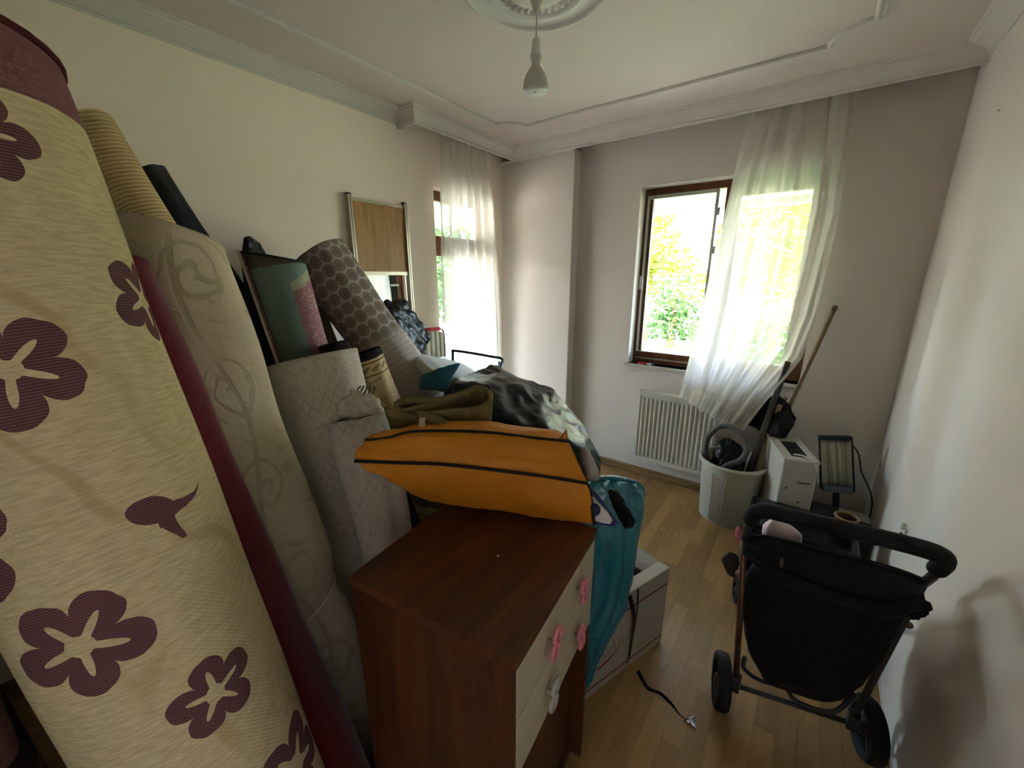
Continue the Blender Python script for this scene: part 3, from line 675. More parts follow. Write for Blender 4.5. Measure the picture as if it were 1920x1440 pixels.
o = roll('carpet_roll', (-1.50, 1.10, 0), (-1.70, 0.945, 1.31), 0.07, border_mat('beige_border', 1.323, 'a8966f', 'c2b090', '5e4f3a'), None, turns=2.0, seed=9)
tag(o, 'small tan carpet roll with dark patterned border end, between green and brown rolls', 'carpet')
o = roll('carpet_roll', (-1.25, 1.25, 0), (-1.50, 0.97, 1.29), 0.068, border_mat('gold_border', 1.343, 'b59c70', 'cfb68c', '6a5230'), None, turns=2.0, seed=10)
tag(o, 'slim golden beige carpet roll with dark end in front of the brown roll', 'carpet')
# brown medallion roll
nb = NB('brown_medallion'); u, v = nb.uv(); BL = 2.05
g = nb.noise(60, 3, nb.vec(u, v)); s_ = 0.064
row = nb.floor(v/s_); fu = nb.frac(u/s_+row*0.5)-0.5; fv = nb.frac(v/s_)-0.5
r = nb.sqrt(fu*fu+fv*fv); med = nb.step(r, 0.50, 0.44); ringm = nb.step(nb.abs(r-0.3)*-1.0, -0.05, -0.02)
up = nb.step(v, BL-0.62, BL-0.52)
rows = nb.step(nb.sin(v*2*pi/0.028), 0.1, 0.8)*nb.step(nb.sin(u*2*pi/0.011+nb.floor(v/0.028)*2), -0.3, 0.4)
mid_ = nb.step(v, BL-1.05, BL-0.98)
pal = nb.mix(nb.step(nb.noise(26, 3, nb.vec(u, v), 0.5, 3.0), 0.5, 0.58)*0.6, nb.mix(g, 'b3a692', 'c8bbaa'), '86796a')
low = nb.mix(mid_, pal, nb.mix(rows*0.6, nb.mix(g, 'a4978a', 'b2a598'), '82756a'))
upc = nb.mix(med, 'a4968a', nb.mix(ringm*0.45, nb.mix(g, '6e6056', '7e6f64'), '94867a'))
M_brown = nb.fin(nb.mix(up, low, upc), 0.95, Specular_IOR_Level=0.1)
rug = thing('carpet_roll', 'thick brown medallion carpet roll leaning diagonally towards the left wall', 'carpet', (-1.19, 1.735, 0))
roll('pile', (-1.19, 1.735, 0), (-2.08, 1.13, 1.705), 0.15, M_brown, rug, turns=3.0, seed=11, thick=0.013, nz=70)
# cream lattice rolls
def lattice(name, base, hi, dark):
    nb = NB(name); u, v = nb.uv(); g = nb.noise(70, 3, nb.vec(u, v))
    d1 = nb.abs(nb.frac((u+v*0.7)*28)-0.5); d2 = nb.abs(nb.frac((u-v*0.7)*28)-0.5)
    l = nb.step(nb.min(d1, d2), 0.14, 0.06); m = nb.step(nb.noise(4, 2, nb.vec(u, v)), 0.45, 0.58)
    fol = nb.step(nb.noise(14, 3, nb.vec(u, v), 0.5, 2.5), 0.54, 0.6)*(1-m)
    k = nb.max(l*m, fol); nb.bump(g*0.4-k, 0.4, 0.004)
    return nb.fin(nb.mix(k*0.28, nb.mix(g, base, hi), dark), 0.95, Specular_IOR_Level=0.1)
M_cream = lattice('cream_lattice', 'b0a491', 'c3b7a4', '8c8070')
o = roll('carpet_roll', (-1.15, 0.78, 0), (-1.505, 0.75, 1.30), 0.165, M_cream, None, wid=1.0, dep=0.8, turns=2.6, seed=12, thick=0.014)
tag(o, 'thick cream lattice carpet roll between the beige and fringed rolls', 'carpet')
M_cream2 = lattice('cream_fringe_pile', 'aca090', 'beb2a2', '887c6e')
rug = thing('carpet_roll', 'cream carpet roll with crumpled fringed end beside the dresser', 'carpet', (-0.965, 0.715, 0))
CB = ((-0.965, 0.715, 0), (-1.125, 0.69, 1.165))
roll('pile', CB[0], CB[1], 0.098, M_cream2, rug, wid=1.0, dep=0.8, turns=2.0, seed=13, wob=0.012)
hull('crumpled_end', [(-1.20, 0.62, 1.14), (-1.06, 0.76, 1.15), (-1.08, 0.69, 1.19), (-1.17, 0.68, 1.235), (-1.15, 0.72, 1.25), (-1.10, 0.74, 1.21), (-1.19, 0.66, 1.20)], M_cream2, rug, 4, 2, 0.022, 22, True, 4)
for k in range(5):
    p = Vector((-1.16+0.012*k, 0.70+0.008*k, 1.225)); tube('fringe', [p, p+Vector((0.006, 0.01, 0.02)), p+Vector((0.02-0.006*k, 0.012, 0.03))], 0.003, M_grey, rug, 5)
# dark patterned carpet low at the left
nb = NB('dark_oriental'); x, y, z = nb.xyz(); g = nb.noise(30, 4); wv = nb.wave(5, nb.coord(), 3.0, 'DIAGONAL')
M_dark = nb.fin(nb.mix(nb.step(wv, 0.5, 0.7), nb.mix(g, '1d1416', '33201f'), nb.mix(g, '6d2c2c', '8d6f62')), 0.95)
o = roll('carpet_roll', (-1.05, -0.22, 0), (-1.30, -0.30, 0.95), 0.16, M_dark, None, turns=2.0, seed=14)
tag(o, 'dark red oriental carpet roll at the bottom left corner', 'carpet')
# black bag lump on the left pile
bb = hull('bin_bag', [(-1.98, 0.73, 1.35), (-1.90, 0.70, 1.60), (-1.93, 0.75, 1.72), (-2.0, 0.78, 1.80), (-2.03, 0.83, 1.80), (-2.05, 0.93, 1.68), (-1.98, 0.86, 1.45), (-1.92, 0.80, 1.2), (-2.15, 0.85, 1.2), (-2.05, 0.72, 1.1), (-2.0, 0.9, 0.9), (-2.2, 1.0, 0.0), (-1.9, 1.05, 0.0), (-2.2, 0.8, 0.0), (-1.95, 0.85, 0.0)], M_blackbag, None, 4, 1, 0.014, 12, True, 1, 0.0)
tag(bb, 'black plastic bag standing behind the green carpet roll at the wall', 'bag')

# ------------------------------------------------------------------ dresser
DZ = 0.893
dA = Vector((-0.806, 0.425, 0)); dB = Vector((-0.352, 0.481, 0)); dC = Vector((-0.408, 0.957, 0))
ex = (dB-dA).normalized(); ey = (dC-dB).normalized(); DW = (dB-dA).length; DD = (dC-dB).length
# local frame: x along ex (0..DW, front face at x=DW), y along ey (0..DD)
DM = Matrix(((ex.x, ey.x, 0, dA.x), (ex.y, ey.y, 0, dA.y), (0, 0, 1, 0), (0, 0, 0, 1)))
M_dwood = wood('walnut_laminate', '3f2113', '69391f', 0.8, 'Y', 0.38); M_dside = wood('walnut_laminate_side', '3a1f11', '5f341b', 0.8, 'Z', 0.38)
M_drawer = plain('cream_drawer', 'b7ab8e', 0.5, 0.04, 20)
M_pink = plain('pink_plastic', 'cf7f88', 0.3, 0.06, 20); M_clear = plain('clear_plastic', 'a8a399', 0.2, 0.05, 20)
ds = thing('dresser', 'brown wooden dresser with cream drawers and pink bow handles', 'dresser', dA)
box('top', (-0.004, -0.004, DZ-0.024), (DW+0.004, DD+0.004, DZ), M_dwood, ds, 0.0015, DM)
box('side_panel', (0, 0, 0), (DW, 0.018, DZ-0.024), M_dside, ds, 0.001, DM); box('side_panel', (0, DD-0.018, 0), (DW, DD, DZ-0.024), M_dside, ds, 0.001, DM)
box('back_panel', (0.002, 0.018, 0.03), (0.01, DD-0.018, DZ-0.024), M_dside, ds, 0, DM)
box('lower_panel', (DW-0.06, 0.018, 0.05), (DW-0.045, DD-0.018, 0.545), M_dside, ds, 0, DM)
box('shelf', (0.01, 0.018, 0.545), (DW-0.02, DD-0.018, 0.56), M_dside, ds, 0, DM)
box('plinth', (DW-0.05, 0.018, 0.0), (DW-0.035, DD-0.018, 0.05), M_dside, ds, 0, DM)
def bow_handle(parent, y, z, m, tilt=0.0):
    x = DW+0.002
    h = bpy.data.objects.new('handle', None); COL.objects.link(h); h.parent = parent
    P = DM @ Vector((x, y, z)); h.location = P-origin_of(parent)
    R_ = Matrix.Translation(DM @ Vector((x, y, z))) @ DM.to_3x3().to_4x4() @ Matrix.Rotation(tilt, 4, 'X')
    def T_(p): return R_ @ Vector(p)
    tube('stem', [T_((0, 0, 0.0)), T_((0.018, 0, 0.0))], 0.004, M_clear, h, 8)
    for s in (-1, 1):
        pts = [T_((0.02, 0, 0))]+[T_((0.02, 0.017*math.sin(a), s*(0.019-0.017*math.cos(a)))) for a in [i*2*pi/14 for i in range(15)]]
        tube('bow_loop', pts, 0.006, m, h, 8)
    lathe('knot', [(0, -0.006), (0.006, -0.005), (0.008, 0), (0.006, 0.005), (0, 0.006)], T_((0.024, 0, 0)), m, h, 12, (ex.x, ex.y, 0))
for z0, z1, nm in ((0.735, 0.866, 'drawer'), (0.565, 0.731, 'drawer')):
    d = box(nm, (DW-0.018, 0.008, z0), (DW+0.002, DD-0.008, z1), M_drawer, ds, 0.0015, DM)
    zz = (z0+z1)/2
    bow_handle(d, 0.335, zz, M_pink, 0.2); bow_handle(d, 0.155, zz, M_pink if z0 > 0.7 else M_clear, -0.3)
# paint chip on the dresser top
o = mesh('paint_chip', [DM @ Vector(p) for p in ((0.27, 0.235, DZ), (0.278, 0.236, DZ), (0.277, 0.243, DZ), (0.27, 0.242, DZ), (0.274, 0.239, DZ+0.003))], [(0, 1, 4), (1, 2, 4), (2, 3, 4), (3, 0, 4), (3, 2, 1, 0)], M_drawer)
tag(o, 'tiny white flake lying on the brown dresser top', 'scrap')

# ------------------------------------------------------------------ yellow shopping bag lying on the dresser
nb = NB('amber_fabric'); nz = nb.noise(7, 4, None, 0.6, 1.0); fine = nb.noise(300, 2)
nb.bump(nz*0.8+fine*0.1, 0.35, 0.02)
M_amber = nb.fin(nb.mix(nz, 'b06a12', 'd08a22'), 0.55, Specular_IOR_Level=0.3)
M_pipe = plain('black_piping', '17110f', 0.7)
yb = thing('shopping_bag', 'amber yellow fabric bag with black piping lying across the dresser', 'bag', (-0.68, 0.80, DZ))
secA = [(-0.925, 0.575, 1.168), (-0.875, 0.616, 1.174), (-0.824, 0.667, 1.188), (-0.702, 0.794, 1.175), (-0.60, 0.89, 1.152), (-0.517, 0.971, 1.132)]
secB = [(-0.895, 0.52, 1.138), (-0.82, 0.59, 1.128), (-0.735, 0.68, 1.112), (-0.62, 0.775, 1.09), (-0.53, 0.86, 1.065), (-0.437, 0.945, 1.036)]
secC = [(-0.89, 0.60, 1.07), (-0.85, 0.665, 0.985), (-0.775, 0.735, 0.945), (-0.665, 0.825, 0.922), (-0.54, 0.90, 0.903), (-0.420, 0.965, 0.898)]
secD = [(-0.93, 0.66, 1.07), (-0.92, 0.75, 0.985), (-0.86, 0.83, 0.945), (-0.76, 0.92, 0.915), (-0.65, 0.99, 0.90), (-0.55, 1.06, 0.90)]
secE = [(-0.95, 0.63, 1.15), (-0.94, 0.70, 1.155), (-0.89, 0.755, 1.165), (-0.78, 0.88, 1.16), (-0.68, 0.975, 1.14), (-0.60, 1.05, 1.115)]
curves = [smooth_path(c, 7) for c in (secA, secB, secC, secD, secE)]
ns = len(curves[0]); V = []; F = []; RN = 60
for j in range(ns):
    ring = [c[j] for c in curves]; cen = sum(ring, Vector())/5
    for k in range(RN):
        t = k/RN*5; i0 = int(t) % 5; f = t-int(t); p = ring[i0].lerp(ring[(i0+1) % 5], f)
        q = Vector((j*0.16, k*0.22, 1.7)); bul = math.sin(f*pi)*0.012
        n_ = (p-cen).normalized(); V.append(p+n_*(bul+0.014*noise.noise(q)*math.sin(f*pi)+0.005*noise.noise(q*2.3)))
for j in range(ns-1):
    for k in range(RN):
        F.append((j*RN+k, j*RN+(k+1) % RN, (j+1)*RN+(k+1) % RN, (j+1)*RN+k))
F.append(tuple(range(RN)))
body = mesh('bag_body', V, F, M_amber, yb, True)
sol = body.modifiers.new('thickness', 'SOLIDIFY'); sol.thickness = 0.002
tube('piping', [p+Vector((0.002, -0.003, 0.002)) for p in curves[0]], 0.0042, M_pipe, yb, 8); tube('piping', [p+Vector((0.003, -0.003, 0)) for p in curves[1]], 0.0048, M_pipe, yb, 8)
tube('piping', smooth_path([curves[1][-1]+Vector((0.004, 0.0, -0.004)), (-0.424, 0.955, 0.97), (-0.416, 0.963, 0.90)], 6), 0.0045, M_pipe, yb, 8)
hull('corner_flap', [(-0.545, 0.95, 1.13), (-0.52, 0.975, 1.135), (-0.53, 0.985, 1.165), (-0.545, 0.985, 1.13)], M_amber, yb, 2, 0, 0.001)
# steam iron sticking out of the bag
M_ironw = plain('iron_white', 'c4c4c0', 0.25, 0.03); M_ironb = plain('iron_blue', '23235a', 0.25, 0.1)
ir = thing('steam_iron', 'white and dark blue steam iron poking out of the yellow bag', 'iron', (-0.45, 0.98, 0.90))
IA = Vector((-0.50, 0.965, 0.965)); IB = Vector((-0.368, 1.045, 0.868)); idr = (IB-IA).normalized(); isd = Vector((0.62, -0.72, 0.25)); isd = (isd-idr*isd.dot(idr)).normalized(); iup = isd.cross(idr)
if iup.z < 0: iup = -iup
def iron_shell(name, prof, h0, h1, m, parent, inset=0.0):
    V = []; F = []; n = len(prof)
    for h, s in ((h0, 1.0), ((h0+h1)/2, 1.0), (h1, 1.0-inset)):
        for a, w_ in prof: V.append(IA+idr*a+iup*w_*s+isd*h)
        for a, w_ in prof[::-1]: V.append(IA+idr*a-iup*w_*s+isd*h)
    k = 2*n
    for l in range(2):
        for i in range(k): F.append((l*k+i, l*k+(i+1) % k, (l+1)*k+(i+1) % k, (l+1)*k+i))
    F.append(tuple(range(k-1, -1, -1))); F.append(tuple(range(2*k, 3*k)))
    return mesh(name, V, F, m, parent, False)
pr = [(-0.10, 0.045), (-0.02, 0.047), (0.06, 0.04), (0.12, 0.022), (0.155, 0.006)]
iron_shell('sole', [(a, w_*1.25) for a, w_ in pr[:-1]]+[(0.165, 0.008)], -0.02, 0.010, M_ironb, ir); sh = iron_shell('shell', [(a, w_*0.85) for a, w_ in pr[:-1]]+[(0.14, 0.008)], 0.012, 0.026, M_ironw, ir, 0.15)
lathe('dial', [(0.019, 0), (0.019, 0.006), (0.014, 0.009), (0, 0.0095)], IA+idr*0.075+iup*0.004+isd*0.026, M_ironb, ir, 20, isd)
# crumpled things in the mouth of the bag
o = hull('plastic_wrapper', [(-0.50, 1.02, 1.10), (-0.475, 1.01, 1.125), (-0.455, 1.04, 1.05), (-0.43, 1.06, 0.99), (-0.47, 1.03, 0.97), (-0.52, 1.07, 1.0), (-0.53, 1.06, 1.09)], plain('cloudy_wrapper', 'a39a90', 0.35, 0.15, 14, 0.5), None, 3, 1, 0.006, 20, True, 5)
tag(o, 'cloudy plastic wrapper sticking out of the open end of yellow bag', 'wrapper')
o = hull('knit_hat', [(-0.43, 1.07, 0.965), (-0.37, 1.05, 0.93), (-0.335, 1.055, 0.90), (-0.34, 1.07, 0.86), (-0.36, 1.06, 0.845), (-0.40, 1.12, 0.90), (-0.42, 1.11, 0.95), (-0.37, 1.1, 0.86), (-0.40, 1.05, 0.955), (-0.325, 1.07, 0.885)], plain('black_knit', '0a0909', 0.95, 0.3, 60, 0.6), None, 4, 1, 0.008, 30, True, 6)
tag(o, 'crumpled black knitted hat behind the iron at the bag mouth', 'hat')

# ------------------------------------------------------------------ olive rug roll behind the yellow bag
nb = NB('olive_rug'); u, v = nb.uv(); g = nb.noise(60, 4, nb.vec(u, v)); fol = nb.step(nb.noise(16, 3, nb.vec(u, v), 0.5, 2.0), 0.5, 0.62)*nb.step(u, 0.03, 0.08)
nb.bump(g, 0.6, 0.004); M_olive = nb.fin(nb.mix(fol*0.6, nb.mix(g, '5f5536', '786a48'), '9d7f52'), 0.97, Specular_IOR_Level=0.08)
ol = thing('rug_roll', 'flattened olive green rug roll standing behind the yellow bag', 'carpet', (-1.05, 1.0, 0.756))
def olive_roll():
    top = Vector((-0.872, 0.80, 1.235)); base = top+Vector((-0.33, 0.36, -0.87))*0.55; a = (top-base).normalized(); e2 = Vector((0.68, 0.73, 0.0)); e2 = (e2-a*e2.dot(a)).normalized(); e1 = e2.cross(a)
    # outline of the folded strip, (along e2, towards the door e1)
    out = [(0.06, -0.085), (-0.02, -0.055), (-0.10, -0.055), (-0.150, -0.035), (-0.155, 0.01), (-0.125, 0.045), (-0.05, 0.05), (0.03, 0.045), (0.11, 0.05), (0.16, 0.02), (0.165, -0.02), (0.125, -0.055), (0.06, -0.03), (-0.02, -0.01), (-0.08, -0.022), (-0.125, -0.015), (-0.132, 0.012), (-0.105, 0.03), (-0.05, 0.022), (0.0, 0.005)]
    out = out[1:]
    pts = smooth_path([(-0.0, 0.075, 0.0)]+[(x, -y if False else y, 0) for x, y in out][3:], 6)
    pts = [Vector((p.x, p.y, 0)) for p in pts]; n = len(pts); V = []; F = []; UV = []; th = 0.013; nz = 24
    # drop of the top edge, a little uneven
    for j in range(nz+1):
        t = j/nz
        for s in (0, 1):
            for i, p in enumerate(pts):
                tg = (pts[min(i+1, n-1)]-pts[max(i-1, 0)]).normalized(); nn = Vector((tg.y, -tg.x, 0))
                q = p+nn*(th*s); z = 1.0+0.012*noise.noise(Vector((p.x*9, p.y*9, 2)))+0.06*p.x*0.3
                k = 0.86+0.14*t
                V.append(base+(top-base)*t*z+e2*q.x*k+e1*q.y*k*1.05); UV.append((p.x, t*0.6))
    S = 2*n
    for j in range(nz):
        A = j*S; B = A+S
        for i in range(n-1):
            F.append((A+i, A+i+1, B+i+1, B+i)); F.append((A+n+i, B+n+i, B+n+i+1, A+n+i+1))
        F.append((A, B, B+n, A+n)); F.append((A+n-1, A+2*n-1, B+2*n-1, B+n-1))
    A = nz*S
    for i in range(n-1): F.append((A+i, A+i+1, A+n+i+1, A+n+i)); F.append((i, n+i, n+i+1, i+1))
    return mesh('pile', V, F, M_olive, ol, True, UV)
olive_roll()
tube('loose_corner', smooth_path([(-0.885, 0.735, 1.215), (-0.865, 0.735, 1.205), (-0.83, 0.755, 1.195), (-0.80, 0.775, 1.178), (-0.785, 0.79, 1.172)], 5), [0.012, 0.02, 0.018, 0.013, 0.009], M_olive, ol, 10, 0.45)
mesh('care_tag', [(-0.845, 0.70, 1.215), (-0.832, 0.71, 1.214), (-0.825, 0.70, 1.19), (-0.838, 0.685, 1.155), (-0.847, 0.69, 1.165)], [(0, 1, 2, 3, 4)], plain('tag_cream', 'b9a488', 0.9), ol)

# ------------------------------------------------------------------ black bags and things piled behind
bb = hull('bin_bag', [(-1.30, 1.22, 1.13), (-1.346, 1.36, 1.185), (-1.375, 1.60, 1.14), (-1.312, 1.78, 1.11), (-1.161, 1.82, 1.075), (-0.996, 1.745, 1.0), (-0.803, 1.677, 0.89), (-0.688, 1.62, 0.805), (-0.612, 1.50, 0.74), (-0.705, 1.33, 0.95), (-0.86, 1.17, 1.08), (-1.12, 1.10, 1.14), (-0.63, 1.42, 0.70), (-0.66, 1.55, 0.5), (-0.85, 1.30, 0.5), (-1.2, 1.2, 0.5), (-1.3, 1.8, 0.45), (-0.8, 1.75, 0.5)], M_blackbag, None, 5, 1, 0.022, 4.6, True, 2)
tag(bb, 'large shiny black bin bag bulging behind the yellow bag', 'bag')
bb = hull('bin_bag', [(-0.70, 1.15, 0.0), (-0.72, 1.62, 0.0), (-1.25, 1.25, 0.0), (-1.25, 1.8, 0.0), (-0.75, 1.72, 0.42), (-1.25, 1.8, 0.44), (-1.28, 1.28, 0.46), (-0.80, 1.2, 0.45), (-0.66, 1.45, 0.40)], M_blackbag, None, 4, 1, 0.014, 8, True, 3, 0.0)
tag(bb, 'black bin bag on the floor beneath the large shiny one', 'bag')
bb = hull('bin_bag', [(-1.886, 1.33, 1.455), (-1.89, 1.47, 1.47), (-1.86, 1.50, 1.45), (-1.87, 1.50, 1.36), (-1.84, 1.63, 1.25), (-1.82, 1.57, 1.17), (-1.80, 1.35, 1.40), (-1.75, 1.42, 1.15), (-1.98, 1.5, 1.40), (-2.0, 1.62, 1.2), (-2.0, 1.4, 1.1), (-1.8, 1.5, 1.05)], M_blackbag, None, 4, 0, 0.022, 13, True, 7)
tag(bb, 'small crumpled black bag between the brown roll and the mirror', 'bag')
M_mattress = plain('white_ticking', 'c9c4bf', 0.9, 0.04, 10, 0.2)
mt = hull('mattress', [(-1.72, 1.33, 1.245), (-1.60, 1.68, 1.125), (-1.43, 1.60, 1.10), (-1.42, 1.25, 1.17), (-1.75, 1.4, 1.13), (-1.62, 1.75, 1.0), (-1.35, 1.66, 1.0), (-1.42, 1.30, 1.05), (-2.0, 1.5, 1.05), (-1.98, 1.8, 1.02)], M_mattress, None, 4, 2, 0.006, 5, False, 3)
tag(mt, 'white padded mattress end behind the brown roll and black bag', 'mattress')
M_tealcl = plain('teal_cloth', '255a68', 0.8, 0.15, 12, 0.3)
o = hull('teal_cloth', [(-1.43, 1.21, 1.145), (-1.33, 1.37, 1.195), (-1.37, 1.27, 1.18), (-1.40, 1.17, 1.10), (-1.32, 1.25, 1.08), (-1.45, 1.35, 1.09)], M_tealcl, None, 3, 0, 0.006, 14, True, 9)
tag(o, 'teal cloth corner between the brown roll and the black bag', 'cloth')
# striped folding cushion and metal frame by the balcony door
M_cream_c = plain('cream_vinyl', 'c9c1a3', 0.55, 0.05, 10); M_redp = plain('red_piping', 'b5272b', 0.5, 0.08); M_dkpipe = plain('plum_piping', '4a3434', 0.6)
cu = thing('seat_cushion', 'cream ribbed cushion with red top edge beside the sheer door curtain', 'cushion', (-2.06, 1.86, 1.0))
for k in range(5):
    y0 = 1.74+k*0.042
    box('rib', (-2.075, y0, 1.05), (-2.035, y0+0.041, 1.245-(0.018 if k == 4 else 0)), M_cream_c, cu, 0.012, None, 3)
tube('red_edge', [(-2.05, 1.74, 1.253), (-2.05, 1.92, 1.25)], 0.0135, M_redp, cu, 10); tube('side_piping', [(-2.05, 1.915, 1.252), (-2.05, 1.94, 1.242), (-2.05, 1.958, 1.21), (-2.05, 1.96, 1.05)], 0.006, M_dkpipe, cu, 8, sm=4)
M_steel = plain('dark_steel', '30363b', 0.35, 0.1, 20, Metallic=0.6)
bf = thing('bed_frame', 'dark metal folding frame rail in front of the sheer door curtain', 'frame', (-1.8, 2.02, 0))
tube('rail', [(-1.96, 1.95, 0.9), (-1.96, 1.95, 1.075), (-1.94, 1.962, 1.10), (-1.73, 2.085, 1.066), (-1.66, 2.12, 1.05), (-1.62, 2.05, 1.01), (-1.61, 2.0, 0.9)], 0.009, M_steel, bf, 10, sm=6)
tube('leg', [(-1.96, 1.95, 0.92), (-1.96, 1.95, 0.0)], 0.009, M_steel, bf, 10); tube('leg', [(-1.61, 2.0, 0.92), (-1.60, 2.0, 0.0)], 0.009, M_steel, bf, 10)
hull('bracket', [(-1.655, 2.09, 1.045), (-1.62, 2.06, 1.02), (-1.70, 2.1, 1.02), (-1.65, 2.05, 0.99), (-1.64, 2.1, 1.0)], M_steel, bf, 1, 0, 0.0)
o = hull('blanket_pile', [(-2.2, 1.3, 0), (-1.45, 1.45, 0), (-1.45, 1.95, 0), (-2.2, 2.0, 0), (-2.15, 1.4, 0.98), (-1.7, 1.5, 0.95), (-1.45, 1.75, 0.90), (-1.68, 1.88, 0.95), (-2.15, 1.9, 0.99)], plain('grey_blanket', '6d6a66', 0.95, 0.15, 10, 0.3), None, 4, 1, 0.012, 6, False, 2, 0.0)
tag(o, 'pile of folded grey blankets under the cream cushion and mattress', 'blankets')

# ------------------------------------------------------------------ moving box with teal plastic bag
M_card = plain('white_card', 'a89e8d', 0.85, 0.06, 12); M_cardin = plain('card_inside', 'b9b6b2', 0.85, 0.05, 12); M_redline = plain('print_red', '7c1f28', 0.8); M_greyprint = plain('print_grey', '8b8375', 0.85)
bP = Vector((-0.505, 1.055, 0)); bQ = Vector((-0.322, 1.568, 0)); bl = (bQ-bP).length; bx_ = (bQ-bP).normalized(); bn_ = Vector((bx_.y, -bx_.x, 0))   # outward normal of the printed face
BD = 0.36; BH = 0.392
BM = Matrix(((bx_.x, bn_.x, 0, bP.x), (bx_.y, bn_.y, 0, bP.y), (0, 0, 1, 0), (0, 0, 0, 1)))      # x along face, y outwards, z up
bxo = thing('moving_box', 'white cardboard moving box with red lines and curved swoosh logo', 'box', bP.lerp(bQ, 0.5))
for lo, hi in (((0, -0.004, 0), (bl, 0, BH)), ((0, -BD, 0), (bl, -BD+0.004, BH)), ((0, -BD+0.004, 0), (0.004, -0.004, BH)), ((bl-0.004, -BD+0.004, 0), (bl, -0.004, BH))):
    box('box_wall', lo, hi, M_card, bxo, 0, BM)
box('box_bottom', (0.004, -BD+0.004, 0), (bl-0.004, -0.004, 0.004), M_card, bxo, 0, BM)
fl_ = mesh('box_flap', [BM @ Vector(p) for p in ((0.02, -0.004, BH), (bl, -0.004, BH), (bl-0.01, -0.05, BH+0.003), (0.03, -0.05, BH+0.003), (0.02, -0.004, BH-0.004), (bl, -0.004, BH-0.004), (bl-0.01, -0.05, BH-0.001), (0.03, -0.05, BH-0.001))], [(0, 1, 2, 3), (7, 6, 5, 4), (0, 4, 5, 1), (2, 6, 7, 3), (1, 5, 6, 2), (0, 3, 7, 4)], M_cardin, bxo)
mesh('box_flap', [BM @ Vector(p) for p in ((bl, -0.004, BH), (bl, -0.17, BH), (bl-0.09, -0.16, BH-0.03), (bl-0.07, -0.05, BH-0.03), (bl-0.003, -0.004, BH-0.003), (bl-0.003, -0.17, BH-0.003), (bl-0.093, -0.16, BH-0.033), (bl-0.073, -0.05, BH-0.033))], [(0, 1, 2, 3), (7, 6, 5, 4), (0, 4, 5, 1), (2, 6, 7, 3), (1, 5, 6, 2), (0, 3, 7, 4)], M_cardin, bxo)
def on_face(x, z, d=0.0006): return BM @ Vector((x, d, z))
def strip(name, pts, wd, m, parent):
    V = []; F = []; n = len(pts)
    for i, (x, z) in enumerate(pts):
        w_ = wd[i] if isinstance(wd, (list, tuple)) else wd
        x0, z0 = pts[max(i-1, 0)]; x1, z1 = pts[min(i+1, n-1)]; l = math.hypot(x1-x0, z1-z0); nx, nz_ = -(z1-z0)/l, (x1-x0)/l
        V += [on_face(x+nx*w_/2, z+nz_*w_/2), on_face(x-nx*w_/2, z-nz_*w_/2)]
    for i in range(n-1): F.append((2*i, 2*i+1, 2*i+3, 2*i+2))
    return mesh(name, V, F, m, parent)
strip('red_line', [(0.0, 0.315), (bl-0.004, 0.315)], 0.009, M_redline, bxo); strip('red_line', [(0.0, 0.038), (bl-0.004, 0.038)], 0.008, M_redline, bxo); strip('red_line', [(bl-0.17, 0.075), (bl-0.01, 0.08)], 0.006, M_greyprint, bxo)
strip('logo_swoosh', [(0.12, 0.115), (0.15, 0.112), (0.19, 0.12), (0.23, 0.135), (0.265, 0.155)], [0.004, 0.012, 0.010, 0.007, 0.002], M_redline, bxo)
def word(txt, x, z, size):
    cu_ = bpy.data.curves.new('lettering', 'FONT'); cu_.body = txt; cu_.size = size; cu_.shear = 0.25; cu_.resolution_u = 3
    to = bpy.data.objects.new('tmp', cu_); COL.objects.link(to); dg = bpy.context.evaluated_depsgraph_get(); me_ = bpy.data.meshes.new_from_object(to.evaluated_get(dg))
    bpy.data.objects.remove(to)
    return mesh('lettering', [on_face(x+v.co.x, z+v.co.y, 0.0007) for v in me_.vertices], [tuple(p.vertices) for p in me_.polygons], M_greyprint, bxo)
word('KARO', 0.128, 0.15, 0.08)
# packing tape strip hanging from the box and over the floor
M_tape = plain('black_tape', '131110', 0.25, 0.2, 30)
t = thing('packing_tape', 'black packing tape strip running down the box onto the floor', 'tape', (-0.36, 1.38, 0))
def ribbon(name, pts, wv, m, parent, n=6):
    P = smooth_path(pts, n); wv = Vector(wv); V = []; F = []
    for i, p in enumerate(P):
        s = 1.0; ang = i*0.25; V += [p+wv*s*math.cos(ang*0.2), p-wv*s*math.cos(ang*0.2)]
    for i in range(len(P)-1): F.append((2*i, 2*i+1, 2*i+3, 2*i+2))
    return mesh(name, V, F, m, parent)
fx_ = lambda x, z, d=0.004: BM @ Vector((x, d, z))
ribbon('hanging_strip', [fx_(0.285, 0.385), fx_(0.30, 0.30, 0.02), fx_(0.315, 0.2, 0.012), fx_(0.322, 0.14, 0.006), fx_(0.315, 0.07, 0.006), fx_(0.305, 0.012, 0.006)], (bx_*0.011), M_tape, t)
ribbon('hanging_strip', [fx_(0.335, 0.39), fx_(0.34, 0.28, 0.006), fx_(0.33, 0.16, 0.005), fx_(0.318, 0.05, 0.008)], (bx_*0.005), M_tape, t)
ribbon('floor_strip', [(-0.355, 1.36, 0.004), (-0.30, 1.315, 0.003), (-0.25, 1.315, 0.012), (-0.20, 1.285, 0.03), (-0.165, 1.272, 0.02), (-0.13, 1.28, 0.006)], (0.004, 0.006, 0.004), M_tape, t)
